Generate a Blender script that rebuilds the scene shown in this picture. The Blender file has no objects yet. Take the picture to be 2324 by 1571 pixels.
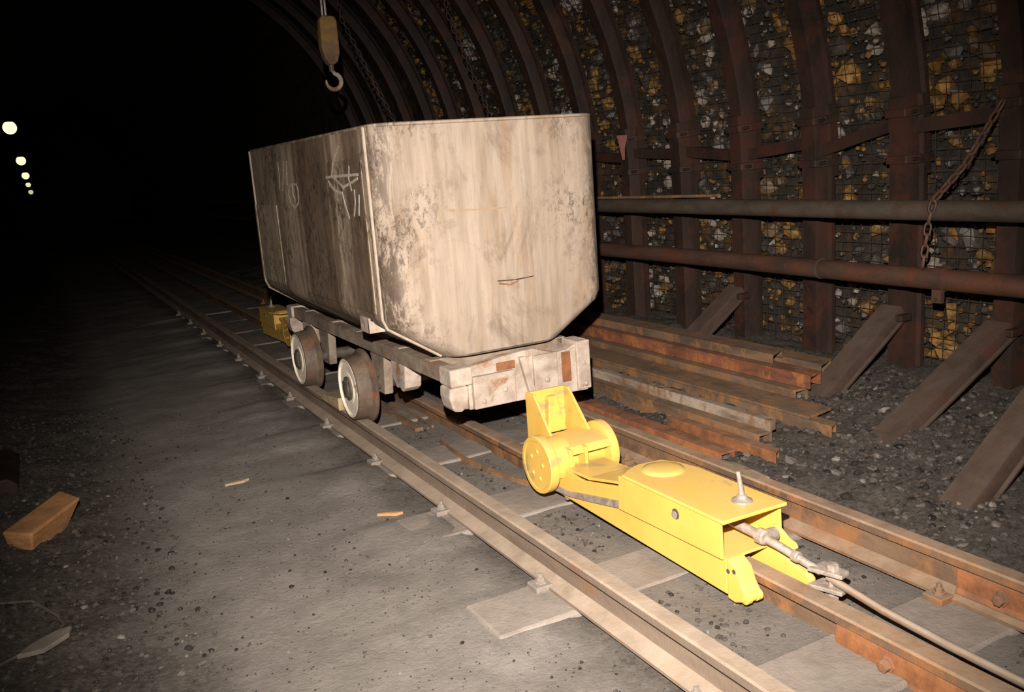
import bpy, math, random
from mathutils import Vector, Matrix, noise
random.seed(7)
S = bpy.context.scene
COL = S.collection
PI = math.pi

# ------------------------------------------------------------------ camera
F_PX, YAW, PITCH, ROLL = 2015.12, 27.6104, 11.6075, 4.2806
CAM = Vector((-1.88, 0.0, 1.2823))
_y, _p, _r = map(math.radians, (YAW, PITCH, ROLL))
FWD = Vector((math.sin(_y)*math.cos(_p), math.cos(_y)*math.cos(_p), -math.sin(_p)))
_R0 = FWD.cross(Vector((0, 0, 1))).normalized()
_U0 = _R0.cross(FWD)
RIGHT = _R0*math.cos(_r) - _U0*math.sin(_r)
UP = _U0*math.cos(_r) + _R0*math.sin(_r)
cd = bpy.data.cameras.new('camera')
cd.sensor_width = 36.0
cd.lens = 36.0*F_PX/2324.0
cd.clip_start = 0.05
cd.clip_end = 200
cam = bpy.data.objects.new('camera', cd)
COL.objects.link(cam)
M = Matrix.Identity(4)
for i in range(3):
    M[i][0], M[i][1], M[i][2], M[i][3] = RIGHT[i], UP[i], -FWD[i], CAM[i]
cam.matrix_world = M
S.camera = cam

# ------------------------------------------------------------------ world: underground, almost no ambient light
w = bpy.data.worlds.new('mine_dark')
S.world = w
w.use_nodes = True
w.node_tree.nodes['Background'].inputs[0].default_value = (0.9, 0.8, 0.7, 1)
w.node_tree.nodes['Background'].inputs[1].default_value = 0.0015

# ------------------------------------------------------------------ camera flash (the only strong light), above left of the lens
fl = bpy.data.lights.new('flash', 'SPOT')
fl.energy = 1690
fl.color = (1.0, 0.92, 0.82)
fl.spot_size = math.radians(76)
fl.spot_blend = 1.0
fl.shadow_soft_size = 0.02
flash = bpy.data.objects.new('flash', fl)
COL.objects.link(flash)
flash.location = CAM - RIGHT*0.06 + UP*0.30
_aim = (FWD*2015.12 + RIGHT*(1290-1162) - UP*(1060-785)).normalized()
flash.rotation_euler = (-_aim).to_track_quat('Z', 'Y').to_euler()

S.view_settings.view_transform = 'Standard'
S.view_settings.look = 'None'
S.view_settings.exposure = 0.0
S.view_settings.gamma = 1.0
S.view_settings.use_curve_mapping = False

# ------------------------------------------------------------------ materials
def ramp(nt, fac, stops):
    r = nt.nodes.new('ShaderNodeValToRGB')
    el = r.color_ramp.elements
    while len(el) < len(stops):
        el.new(0.5)
    for e, (pos, c) in zip(el, stops):
        e.position = pos
        e.color = (c[0], c[1], c[2], 1) if not isinstance(c, (int, float)) else (c, c, c, 1)
    nt.links.new(fac, r.inputs[0])
    return r.outputs[0]

def noise_tex(nt, coord, scale, detail=5, rough=0.6, dist=0.0, stretch=None):
    n = nt.nodes.new('ShaderNodeTexNoise')
    n.inputs['Scale'].default_value = scale
    n.inputs['Detail'].default_value = detail
    n.inputs['Roughness'].default_value = rough
    n.inputs['Distortion'].default_value = dist
    if stretch:
        m = nt.nodes.new('ShaderNodeMapping')
        m.inputs['Scale'].default_value = stretch
        nt.links.new(coord, m.inputs['Vector'])
        coord = m.outputs[0]
    nt.links.new(coord, n.inputs['Vector'])
    return n.outputs['Fac']

def mixc(nt, fac, a, b):
    m = nt.nodes.new('ShaderNodeMix')
    m.data_type = 'RGBA'
    for sock, v in ((m.inputs[0], fac), (m.inputs[6], a), (m.inputs[7], b)):
        if isinstance(v, (int, float)):
            sock.default_value = v
        elif isinstance(v, tuple):
            sock.default_value = (v[0], v[1], v[2], 1)
        else:
            nt.links.new(v, sock)
    return m.outputs[2]

def math_n(nt, op, a, b=0.0, clamp=False):
    m = nt.nodes.new('ShaderNodeMath')
    m.operation = op
    m.use_clamp = clamp
    for sock, v in ((m.inputs[0], a), (m.inputs[1], b)):
        if isinstance(v, (int, float)):
            sock.default_value = v
        else:
            nt.links.new(v, sock)
    return m.outputs[0]

def mat(name, base, dark=None, rust=None, rust_amt=0.5, dust=None, dust_amt=0.7, scale=6, stretch=None,
        rough=0.75, metal=0.0, bump=0.3, bump_scale=40, spec=0.3, world=True, per_object=0.0):
    m = bpy.data.materials.new(name)
    m.use_nodes = True
    nt = m.node_tree
    b = nt.nodes['Principled BSDF']
    tc = nt.nodes.new('ShaderNodeTexCoord')
    geo = nt.nodes.new('ShaderNodeNewGeometry')
    co = geo.outputs['Position'] if world else tc.outputs['Object']
    dark = dark or tuple(c*0.45 for c in base)
    c = ramp(nt, noise_tex(nt, co, scale, 6, 0.65, 0.2, stretch), [(0.32, dark), (0.62, base)])
    if rust:
        k = ramp(nt, noise_tex(nt, co, scale*0.6+1.3, 7, 0.7, 0.4), [(0.62-rust_amt*0.3, 0.0), (0.70-rust_amt*0.2, 1.0)])
        c = mixc(nt, k, c, rust)
    if dust:
        sep = nt.nodes.new('ShaderNodeSeparateXYZ')
        nt.links.new(geo.outputs['Normal'], sep.inputs[0])
        up = ramp(nt, sep.outputs[2], [(0.25, 0.0), (0.75, 1.0)])
        dn = ramp(nt, noise_tex(nt, co, 9, 5, 0.6), [(0.35, 0.35), (0.65, 1.0)])
        k = math_n(nt, 'MULTIPLY', math_n(nt, 'MULTIPLY', up, dn), dust_amt)
        c = mixc(nt, k, c, dust)
    if per_object:
        oi = nt.nodes.new('ShaderNodeObjectInfo')
        hsv = nt.nodes.new('ShaderNodeHueSaturation')
        v = math_n(nt, 'ADD', math_n(nt, 'MULTIPLY', oi.outputs['Random'], per_object), 1-per_object/2)
        nt.links.new(v, hsv.inputs['Value'])
        nt.links.new(c, hsv.inputs['Color'])
        c = hsv.outputs[0]
    nt.links.new(c, b.inputs['Base Color'])
    b.inputs['Roughness'].default_value = rough
    b.inputs['Metallic'].default_value = metal
    b.inputs['Specular IOR Level'].default_value = spec
    if bump:
        bp = nt.nodes.new('ShaderNodeBump')
        bp.inputs['Strength'].default_value = bump
        bp.inputs['Distance'].default_value = 0.01
        nt.links.new(noise_tex(nt, co, bump_scale, 6, 0.7), bp.inputs['Height'])
        nt.links.new(bp.outputs[0], b.inputs['Normal'])
    return m

DUST = (0.30, 0.245, 0.20)
MT = {}
MT['steel_rust'] = mat('rusted_steel', (0.20, 0.115, 0.065), (0.075, 0.043, 0.03), (0.30, 0.105, 0.035), 0.5, DUST, 0.55, 7)
MT['rail'] = mat('worn_rail_steel', (0.185, 0.115, 0.07), (0.085, 0.05, 0.035), (0.26, 0.12, 0.05), 0.45, (0.33, 0.235, 0.165), 0.85, 6, (1, .25, 1))
MT['rail_dusty'] = mat('dusty_rail_steel', (0.24, 0.18, 0.135), (0.14, 0.10, 0.075), (0.20, 0.11, 0.06), 0.25, (0.34, 0.265, 0.205), 0.9, 6, (1, .25, 1))
MT['rust_orange'] = mat('orange_rust', (0.29, 0.115, 0.045), (0.12, 0.05, 0.028), None, 0, DUST, 0.3, 14)
MT['red_rust'] = mat('red_rust_scale', (0.24, 0.085, 0.045), (0.085, 0.04, 0.026), (0.34, 0.13, 0.05), 0.5, (0.22, 0.15, 0.11), 0.4, 9, (1.2, .3, 1.2))
MT['brown_steel'] = mat('brown_steel_section', (0.185, 0.118, 0.075), (0.075, 0.047, 0.033), (0.27, 0.13, 0.05), 0.5, (0.24, 0.17, 0.12), 0.45, 9, (1.2, .3, 1.2))
MT['pale_bar'] = mat('pale_weathered_bar', (0.36, 0.29, 0.23), (0.13, 0.09, 0.065), (0.2, 0.1, 0.05), 0.4, None, 0, 12, (1.2, .3, 1.2))
MT['arch'] = mat('dark_support_steel', (0.038, 0.021, 0.015), (0.015, 0.0095, 0.008), (0.052, 0.020, 0.013), 0.45, None, 0, 5, (1, 1, .35), rough=0.6)
MT['prop'] = mat('floor_strut_steel', (0.075, 0.047, 0.036), (0.04, 0.026, 0.020), (0.085, 0.041, 0.030), 0.35, (0.12, 0.088, 0.07), 0.6, 5, rough=0.65)
MT['pipe'] = mat('grey_pipe_steel', (0.085, 0.066, 0.05), (0.04, 0.031, 0.024), (0.07, 0.038, 0.025), 0.35, None, 0, 6, (1, .4, 1), rough=0.5, spec=0.5)
MT['pipe_red'] = mat('red_brown_pipe_steel', (0.085, 0.045, 0.03), (0.04, 0.022, 0.017), (0.095, 0.036, 0.02), 0.5, None, 0, 6, (1, .4, 1), rough=0.55, spec=0.5)
MT['yellow'] = mat('yellow_paint', (0.73, 0.455, 0.10), (0.66, 0.40, 0.08), (0.38, 0.27, 0.12), 0.06, (0.50, 0.39, 0.20), 0.42, 5, rough=0.38, bump=0.08, bump_scale=25, spec=0.5, world=False)
MT['bare_steel'] = mat('bare_grey_steel', (0.46, 0.385, 0.33), (0.24, 0.19, 0.16), None, 0, None, 0, 30, rough=0.45, metal=0.3, world=False)
MT['beam_paint'] = mat('chipped_grey_paint', (0.47, 0.39, 0.33), (0.27, 0.20, 0.16), (0.26, 0.13, 0.065), 0.18, None, 0, 11, rough=0.7, world=False)
MT['wheel'] = mat('wheel_tread_rust', (0.15, 0.105, 0.075), (0.07, 0.048, 0.038), (0.17, 0.07, 0.035), 0.25, None, 0, 10, rough=0.55, world=False)
MT['wheel_face'] = mat('wheel_face_paint', (0.80, 0.71, 0.60), (0.60, 0.50, 0.41), (0.25, 0.15, 0.09), 0.12, None, 0, 9, rough=0.8, world=False)
MT['hub'] = mat('greasy_hub', (0.12, 0.09, 0.07), (0.05, 0.04, 0.035), None, 0, None, 0, 20, rough=0.5, world=False)
MT['frame'] = mat('underframe_steel', (0.30, 0.235, 0.18), (0.14, 0.105, 0.08), (0.22, 0.12, 0.07), 0.25, None, 0, 9, world=False)
MT['sleeper'] = mat('dusty_sleeper', (0.25, 0.212, 0.185), (0.185, 0.153, 0.132), None, 0, None, 0, 9, bump=0.5)
MT['timber'] = mat('orange_timber', (0.55, 0.27, 0.11), (0.34, 0.17, 0.08), None, 0, None, 0, 8, (1.5, 1.5, 5), rough=0.8, world=False)
MT['timber_pale'] = mat('pale_timber', (0.44, 0.34, 0.20), (0.26, 0.19, 0.11), None, 0, None, 0, 10, (3, 1, 3), rough=0.85, world=False)
MT['weld'] = mat('weld_strip', (0.42, 0.335, 0.275), (0.30, 0.23, 0.18), None, 0, None, 0, 20, world=False)
MT['cable'] = mat('grey_cable', (0.14, 0.12, 0.10), None, None, 0, None, 0, 20)
MT['pink'] = mat('faded_pink_cloth', (0.42, 0.17, 0.15), (0.30, 0.12, 0.11), None, 0, None, 0, 8)
MT['wire'] = mat('lagging_wire', (0.06, 0.042, 0.03), None, None, 0, None, 0, 20, bump=0, rough=0.5)
MT['rust_faint'] = mat('faint_rust', (0.36, 0.255, 0.175), (0.30, 0.20, 0.12), None, 0, None, 0, 40, bump=0)
MT['chalk'] = mat('chalk_white', (0.50, 0.43, 0.36), (0.26, 0.21, 0.165), None, 0, None, 0, 60, bump=0, rough=0.95)
MT['dark_line'] = mat('dark_scratch', (0.08, 0.05, 0.035), None, None, 0, None, 0, 20, bump=0)
MT['hoist'] = mat('hoist_paint', (0.22, 0.13, 0.06), (0.11, 0.065, 0.045), (0.30, 0.17, 0.04), 0.5, None, 0, 7, world=False)
ROCKS = [mat('rock_dark', (0.085, 0.07, 0.062), None, None, 0, None, 0, 14, rough=0.45, spec=0.6, per_object=0.8),
         mat('rock_brown', (0.14, 0.085, 0.045), None, None, 0, None, 0, 14, rough=0.5, spec=0.5, per_object=0.8),
         mat('rock_ochre', (0.33, 0.175, 0.05), (0.10, 0.055, 0.02), None, 0, None, 0, 16, rough=0.5, per_object=0.7),
         mat('rock_pale', (0.46, 0.39, 0.33), (0.19, 0.155, 0.13), None, 0, None, 0, 16, rough=0.5, per_object=0.7)]
MT['gravel'] = mat('gravel_grey', (0.115, 0.097, 0.085), (0.045, 0.038, 0.034), None, 0, None, 0, 26, per_object=0.6)
MT['gravel_dark'] = mat('coal_bit', (0.035, 0.03, 0.028), None, None, 0, None, 0, 18, rough=0.5, per_object=0.5)
MT['gravel_pale'] = mat('pale_stone', (0.23, 0.20, 0.175), (0.15, 0.125, 0.11), None, 0, None, 0, 12, per_object=0.5)
MT['vault'] = mat('dark_rock_vault', (0.045, 0.036, 0.03), (0.014, 0.012, 0.011), (0.09, 0.05, 0.02), 0.35, None, 0, 9, rough=0.6, bump=1.0, bump_scale=16)

def body_material(name, light, brown, dark, stain, rust_amt, wide=1.0, band_amt=0.10, edge_amt=0.85):
    m = bpy.data.materials.new(name)
    m.use_nodes = True
    nt = m.node_tree
    b = nt.nodes['Principled BSDF']
    co = nt.nodes.new('ShaderNodeTexCoord').outputs['Object']
    c = ramp(nt, noise_tex(nt, co, 5*wide, 6, 0.6, 0.3, (3.2, 3.2, 0.32)), [(0.33, brown), (0.52, light), (0.72, tuple(min(1, v*1.14) for v in light))])
    fine = ramp(nt, noise_tex(nt, co, 16, 6, 0.7, 0.2, (2.5, 2.5, 0.16)), [(0.42, 0.0), (0.70, 0.55)])
    c = mixc(nt, fine, c, tuple(v*0.62 for v in light))
    bands = ramp(nt, noise_tex(nt, co, 1.0, 2, 0.5, 0.1, (2.6, 2.6, 0.10)), [(0.46, 1.0), (0.50, 0.0)])
    c = mixc(nt, math_n(nt, 'MULTIPLY', bands, band_amt), c, tuple(v*0.8 for v in brown))
    bl = ramp(nt, noise_tex(nt, co, 2.6, 9, 0.75, 0.7, (1, 1, .75)), [(0.53, 0.0), (0.68, 0.95)])
    c = mixc(nt, math_n(nt, 'MULTIPLY', bl, stain*0.75), c, tuple(v*1.6 for v in dark))
    patch = ramp(nt, noise_tex(nt, co, 3.1, 5, 0.7), [(0.44, 0.0), (0.60, 1.0)])
    sx = nt.nodes.new('ShaderNodeSeparateXYZ')
    nt.links.new(co, sx.inputs[0])
    ax = math_n(nt, 'ABSOLUTE', sx.outputs[0])
    rim_ = ramp(nt, ax, [(0.20, 0.10), (0.48, 1.0)])
    sp = ramp(nt, noise_tex(nt, co, 30, 6, 0.8, 0.3, (1, 1, .6)), [(0.50, 0.0), (0.55, 0.95)])
    c = mixc(nt, math_n(nt, 'MULTIPLY', math_n(nt, 'MULTIPLY', sp, math_n(nt, 'MULTIPLY', patch, rim_)), stain), c, dark)
    ru = ramp(nt, noise_tex(nt, co, 5, 7, 0.72, 0.5, (1.6, 1.6, .4)), [(0.55, 0.0), (0.70, 1.0)])
    c = mixc(nt, math_n(nt, 'MULTIPLY', ru, rust_amt), c, (0.34, 0.17, 0.06))
    # oily dirt that has collected along the welded corners
    edge = ramp(nt, ax, [(0.40, 0.0), (0.47, 0.35), (0.53, 1.0)])
    zz = ramp(nt, sx.outputs[2], [(0.40, 0.7), (0.60, 1.0), (0.95, 1.0), (1.0, 0.75)])
    en = ramp(nt, noise_tex(nt, co, 8, 12, 0.85, 0.5, (1.5, 1.5, .45)), [(0.46, 0.0), (0.52, 1.0)])
    k = math_n(nt, 'MULTIPLY', math_n(nt, 'MULTIPLY', edge, zz), en)
    c = mixc(nt, math_n(nt, 'MULTIPLY', k, edge_amt), c, dark)
    nt.links.new(c, b.inputs['Base Color'])
    b.inputs['Roughness'].default_value = 0.7
    b.inputs['Specular IOR Level'].default_value = 0.3
    bp = nt.nodes.new('ShaderNodeBump')
    bp.inputs['Strength'].default_value = 0.25
    bp.inputs['Distance'].default_value = 0.012
    nt.links.new(noise_tex(nt, co, 9, 6, 0.6), bp.inputs['Height'])
    nt.links.new(bp.outputs[0], b.inputs['Normal'])
    return m
MT['body_end'] = body_material('car_end_paint', (0.375, 0.295, 0.235), (0.27, 0.195, 0.135), (0.055, 0.034, 0.022), 0.9, 0.32)
MT['body_side'] = body_material('car_side_paint', (0.40, 0.31, 0.225), (0.13, 0.08, 0.052), (0.04, 0.026, 0.019), 0.9, 0.3, 0.45, 0.8, 0.30)

def floor_material():
    m = bpy.data.materials.new('mine_floor')
    m.use_nodes = True
    nt = m.node_tree
    b = nt.nodes['Principled BSDF']
    co = nt.nodes.new('ShaderNodeNewGeometry').outputs['Position']
    s = nt.nodes.new('ShaderNodeSeparateXYZ')
    nt.links.new(co, s.inputs[0])
    path = ramp(nt, noise_tex(nt, co, 9, 7, 0.7, 0.3), [(0.3, (0.20, 0.176, 0.157)), (0.65, (0.275, 0.242, 0.217))])
    grit = ramp(nt, noise_tex(nt, co, 42, 7, 0.8, 0.3), [(0.36, (0.035, 0.03, 0.027)), (0.55, (0.115, 0.096, 0.083)), (0.74, (0.20, 0.168, 0.145))])
    # trodden path left of the track, loose dark gravel everywhere else
    def band(val, a, bb, c, d):
        return math_n(nt, 'MULTIPLY', ramp(nt, val, [(a, 0.0), (bb, 1.0)]), ramp(nt, val, [(c, 1.0), (d, 0.0)]))
    xn = math_n(nt, 'ADD', math_n(nt, 'MULTIPLY', s.outputs[0], 0.2), 0.5)        # x -2.5..2.5 -> 0..1
    xn = math_n(nt, 'ADD', xn, math_n(nt, 'MULTIPLY', math_n(nt, 'SUBTRACT', noise_tex(nt, co, 2.2, 5, 0.65), 0.5), 0.10))
    k = band(xn, 0.135, 0.20, 0.36, 0.40)
    patch = ramp(nt, noise_tex(nt, co, 1.6, 4, 0.6), [(0.30, 0.55), (0.55, 1.0)])
    k = math_n(nt, 'MULTIPLY', k, patch)
    mid = band(xn, 0.39, 0.41, 0.59, 0.61)
    k = math_n(nt, 'MAXIMUM', k, math_n(nt, 'MULTIPLY', mid, 0.7))
    c = mixc(nt, k, grit, path)
    fl_ = ramp(nt, noise_tex(nt, co, 55, 3, 0.6), [(0.665, 0.0), (0.70, 0.8)])
    c = mixc(nt, fl_, c, (0.035, 0.03, 0.028))
    nt.links.new(c, b.inputs['Base Color'])
    b.inputs['Roughness'].default_value = 0.9
    b.inputs['Specular IOR Level'].default_value = 0.2
    bp = nt.nodes.new('ShaderNodeBump')
    bp.inputs['Strength'].default_value = 0.9
    bp.inputs['Distance'].default_value = 0.014
    nt.links.new(noise_tex(nt, co, 38, 8, 0.75), bp.inputs['Height'])
    nt.links.new(bp.outputs[0], b.inputs['Normal'])
    return m
MT['floor'] = floor_material()

def lamp_material(name, col, strength):
    m = bpy.data.materials.new(name)
    m.use_nodes = True
    b = m.node_tree.nodes['Principled BSDF']
    b.inputs['Base Color'].default_value = (*col, 1)
    b.inputs['Emission Color'].default_value = (*col, 1)
    b.inputs['Emission Strength'].default_value = strength
    n = noise_tex(m.node_tree, m.node_tree.nodes.new('ShaderNodeTexCoord').outputs['Object'], 3)
    m.node_tree.links.new(ramp(m.node_tree, n, [(0.3, 0.4), (0.7, 0.5)]), b.inputs['Roughness'])
    return m

# ------------------------------------------------------------------ mesh builder
class MB:
    def __init__(s):
        s.v, s.f, s.mi = [], [], []
        s.cur = 0
    def add(s, vs, fs):
        o = len(s.v)
        s.v += [Vector(v) for v in vs]
        s.f += [[i+o for i in f] for f in fs]
        s.mi += [s.cur]*len(fs)
        return s
    def box(s, a, b):
        x0, y0, z0 = a
        x1, y1, z1 = b
        return s.add([(x0, y0, z0), (x1, y0, z0), (x1, y1, z0), (x0, y1, z0), (x0, y0, z1), (x1, y0, z1), (x1, y1, z1), (x0, y1, z1)],
                     [(0, 3, 2, 1), (4, 5, 6, 7), (0, 1, 5, 4), (1, 2, 6, 5), (2, 3, 7, 6), (3, 0, 4, 7)])
    def prism(s, poly, axis, a, b, n=1):
        """poly: 2-D points; axis 'x' -> (y,z), 'y' -> (x,z), 'z' -> (x,y)"""
        def P(p, t):
            return {'x': (t, p[0], p[1]), 'y': (p[0], t, p[1]), 'z': (p[0], p[1], t)}[axis]
        k = len(poly)
        vs = [P(p, a+(b-a)*j/n) for j in range(n+1) for p in poly]
        fs = [(j*k+i, j*k+(i+1) % k, (j+1)*k+(i+1) % k, (j+1)*k+i) for j in range(n) for i in range(k)]
        fs += [list(range(k))[::-1], [n*k+i for i in range(k)]]
        return s.add(vs, fs)
    def cyl(s, p0, p1, r0, r1=None, n=20, caps=True):
        r1 = r0 if r1 is None else r1
        return s.tube([p0, p1], [r0, r1], n, caps)
    def tube(s, path, r, n=8, caps=True, closed=False):
        path = [Vector(p) for p in path]
        if not isinstance(r, (list, tuple)):
            r = [r]*len(path)
        k = len(path)
        vs = []
        prev = None
        for i, p in enumerate(path):
            if closed:
                t = path[(i+1) % k]-path[i-1]
            else:
                t = path[min(i+1, k-1)]-path[max(i-1, 0)]
            t.normalize()
            a = prev if prev is not None else (Vector((0, 0, 1)) if abs(t.z) < 0.9 else Vector((1, 0, 0)))
            u = (a-t*a.dot(t)).normalized()
            prev = u
            v = t.cross(u)
            for j in range(n):
                q = 2*PI*j/n
                vs.append(p+u*math.cos(q)*r[i]+v*math.sin(q)*r[i])
        fs = []
        for i in range(k if closed else k-1):
            i2 = (i+1) % k
            for j in range(n):
                j2 = (j+1) % n
                fs.append((i*n+j, i*n+j2, i2*n+j2, i2*n+j))
        if caps and not closed:
            fs += [list(range(n))[::-1], [(k-1)*n+j for j in range(n)]]
        return s.add(vs, fs)
    def lathe(s, c, axis, prof, n=32):
        """prof: (t along axis, radius); axis 'x','y','z' through c"""
        c = Vector(c)
        A = {'x': Vector((1, 0, 0)), 'y': Vector((0, 1, 0)), 'z': Vector((0, 0, 1))}[axis]
        U = {'x': Vector((0, 1, 0)), 'y': Vector((0, 0, 1)), 'z': Vector((1, 0, 0))}[axis]
        V = A.cross(U)
        vs = []
        for t, r in prof:
            for j in range(n):
                q = 2*PI*j/n
                vs.append(c+A*t+U*math.cos(q)*r+V*math.sin(q)*r)
        k = len(prof)
        fs = [(i*n+j, i*n+(j+1) % n, (i+1)*n+(j+1) % n, (i+1)*n+j) for i in range(k-1) for j in range(n)]
        fs += [list(range(n))[::-1], [(k-1)*n+j for j in range(n)]]
        return s.add(vs, fs)
    def sweep(s, path, sect):
        """path: list of (point, u, v) frames; sect: list of (a,b) in u,v"""
        k = len(sect)
        vs = [p+u*a+v*b for p, u, v in path for a, b in sect]
        fs = [(i*k+j, i*k+(j+1) % k, (i+1)*k+(j+1) % k, (i+1)*k+j) for i in range(len(path)-1) for j in range(k)]
        fs += [list(range(k))[::-1], [(len(path)-1)*k+j for j in range(k)]]
        return s.add(vs, fs)
    def mesh(s, name, mats, origin=(0, 0, 0), smooth=None, fix=True):
        o = Vector(origin)
        me = bpy.data.meshes.new(name)
        me.from_pydata([tuple(v-o) for v in s.v], [], s.f)
        for m in (mats if isinstance(mats, (list, tuple)) else [mats]):
            me.materials.append(MT[m] if isinstance(m, str) else m)
        for p, i in zip(me.polygons, s.mi):
            p.material_index = i
        me.update()
        if fix:
            import bmesh
            bm = bmesh.new()
            bm.from_mesh(me)
            bmesh.ops.recalc_face_normals(bm, faces=bm.faces)
            bm.to_mesh(me)
            bm.free()
        if smooth:
            me.polygons.foreach_set('use_smooth', [True]*len(me.polygons))
            me.set_sharp_from_angle(angle=math.radians(smooth))
        return me
    def build(s, name, mats, parent=None, smooth=None, bevel=0, origin=None, kind=None, label=None):
        """world coordinates in; the object sits at origin (or in its thing's frame)"""
        if parent is not None:
            base = world_loc(parent)
        else:
            base = Vector(origin or (0, 0, 0))
        me = s.mesh(name, mats, base, smooth)
        ob = bpy.data.objects.new(name, me)
        COL.objects.link(ob)
        if parent is not None:
            ob.parent = parent
        else:
            ob.location = base
        if bevel:
            bv = ob.modifiers.new('bevel', 'BEVEL')
            bv.width = bevel
            bv.segments = 2
            bv.limit_method = 'ANGLE'
            bv.angle_limit = math.radians(35)
        if kind:
            ob['kind'] = kind
        if label:
            ob['label'] = label
        return ob

def world_loc(o):
    v = Vector(o.location)
    return v + world_loc(o.parent) if o.parent else v

def thing(name, label, cat, loc, group=None):
    o = bpy.data.objects.new(name, None)
    o.empty_display_size = 0.1
    COL.objects.link(o)
    o.location = loc
    o['label'] = label
    o['category'] = cat
    if group:
        o['group'] = group
    return o

def tag(o, label, cat, group=None):
    o['label'] = label
    o['category'] = cat
    if group:
        o['group'] = group
    return o

def dup(o, parent=None):
    c = o.copy()
    COL.objects.link(c)
    c.parent = parent
    for ch in list(o.children):
        dup(ch, c)
    return c

def structure(o):
    o['kind'] = 'structure'
    return o

# ================================================================== the setting
def lerp(a, b, t):
    t = max(0.0, min(1.0, t))
    return a+(b-a)*t

def gz(x, y, rough=True):
    z = -0.158
    if x > 0.56:
        z = lerp(-0.150, -0.085, (x-0.56)/0.5) if x < 1.06 else lerp(-0.085, 0.02, (x-1.06)/1.1)
    if abs(x) < 0.40:
        z = -0.146
    if x < -1.75:
        z = lerp(-0.158, -0.06, (-1.75-x)/0.6)
    if -1.05 < x < -0.57 and 1.2 < y < 10.5:
        kk = round((y-1.56)/0.82)
        d = abs(y-1.56-0.82*kk)
        z += (0.022 if kk > 1 else 0.012)*math.exp(-(max(0.0, d-0.12)/0.07)**2)*max(0.0, min(1.0, (1.05-abs(x))/0.2))
    if rough:
        a = 0.008 if -1.75 < x < 0.55 else 0.022
        z += a*(noise.noise(Vector((x*3.1, y*3.1, 0.3)))*1.2 + noise.noise(Vector((x*9, y*9, 4.3)))*0.7)
        if x > 0.62 or x < -1.8:
            z += 0.016*noise.noise(Vector((x*17, y*17, 1.7)))+0.012*noise.noise(Vector((x*31, y*31, 5.7)))
    return z

# floor as a height field
xs = [-4.05+0.08*i for i in range(20)]+[-2.45+0.04*i for i in range(131)]
ys = [-0.6+0.04*i for i in range(390)]
while ys[-1] < 46:
    ys.append(ys[-1]+0.6)
fb = MB()
nx = len(xs)
fb.v = [Vector((x, y, gz(x, y))) for y in ys for x in xs]
fb.f = [(j*nx+i, j*nx+i+1, (j+1)*nx+i+1, (j+1)*nx+i) for j in range(len(ys)-1) for i in range(nx-1)]
fb.mi = [0]*len(fb.f)
floor = structure(fb.build('floor', 'floor', smooth=80))

# vault of the heading: centre line X0, springing at Z0
X0, Z0 = -0.7, 1.1
RA = 2.90
def prof(R, s):
    """s 0..1 from right foot over the crown to left foot; straight legs from z=-0.25 to Z0"""
    leg = Z0+0.25
    arc = PI*R
    L = 2*leg+arc
    d = s*L
    if d < leg:
        return Vector((X0+R, 0, -0.25+d)), Vector((1, 0, 0))
    if d > L-leg:
        return Vector((X0-R, 0, Z0-(d-(L-leg)))), Vector((-1, 0, 0))
    q = (d-leg)/R
    n = Vector((math.cos(q), 0, math.sin(q)))
    return Vector((X0, 0, Z0))+n*R, n

def vault_strip(name, s0, s1, R=RA+0.26):
    b = MB()
    ns = max(4, int((s1-s0)*90))
    yy = [-0.6+0.12*i for i in range(110)]
    while yy[-1] < 46:
        yy.append(yy[-1]+0.8)
    for y in yy:
        for i in range(ns+1):
            p, n = prof(R, s0+(s1-s0)*i/ns)
            d = 0.06*noise.noise(Vector((p.x*4, y*4, p.z*4)))+0.03*noise.noise(Vector((p.x*11, y*11, p.z*11)))
            b.v.append(Vector((p.x, y, p.z))+n*d)
    k = ns+1
    b.f = [(j*k+i, j*k+i+1, (j+1)*k+i+1, (j+1)*k+i) for j in range(len(yy)-1) for i in range(ns)]
    b.mi = [0]*len(b.f)
    return structure(b.build(name, 'vault', smooth=80))
wall_right = vault_strip('wall_right', 0.0, 0.30)
ceiling = vault_strip('ceiling', 0.30, 0.70)
wall_left = vault_strip('wall_left', 0.70, 1.0)
eb = MB()
pts = [prof(RA+0.30, i/40)[0] for i in range(41)]
eb.add([(p.x, 45.6, p.z) for p in pts], [list(range(41))])
structure(eb.build('wall_back', 'vault'))
eb = MB()
eb.add([(p.x, -0.55, p.z) for p in pts], [list(range(41))])
structure(eb.build('wall_front', 'vault'))

# ---- rock fragments
def rock_mesh(name, m, seed, flat=0.75):
    rnd = random.Random(seed)
    t = (1+5**0.5)/2
    vs = [(-1, t, 0), (1, t, 0), (-1, -t, 0), (1, -t, 0), (0, -1, t), (0, 1, t), (0, -1, -t), (0, 1, -t), (t, 0, -1), (t, 0, 1), (-t, 0, -1), (-t, 0, 1)]
    fs = [(0, 11, 5), (0, 5, 1), (0, 1, 7), (0, 7, 10), (0, 10, 11), (1, 5, 9), (5, 11, 4), (11, 10, 2), (10, 7, 6), (7, 1, 8),
          (3, 9, 4), (3, 4, 2), (3, 2, 6), (3, 6, 8), (3, 8, 9), (4, 9, 5), (2, 4, 11), (6, 2, 10), (8, 6, 7), (9, 8, 1)]
    b = MB()
    b.add([Vector(v).normalized()*rnd.uniform(0.65, 1.2)*0.5 for v in vs], fs)
    for v in b.v:
        v.z *= flat
    return b.mesh(name, m)

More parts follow.
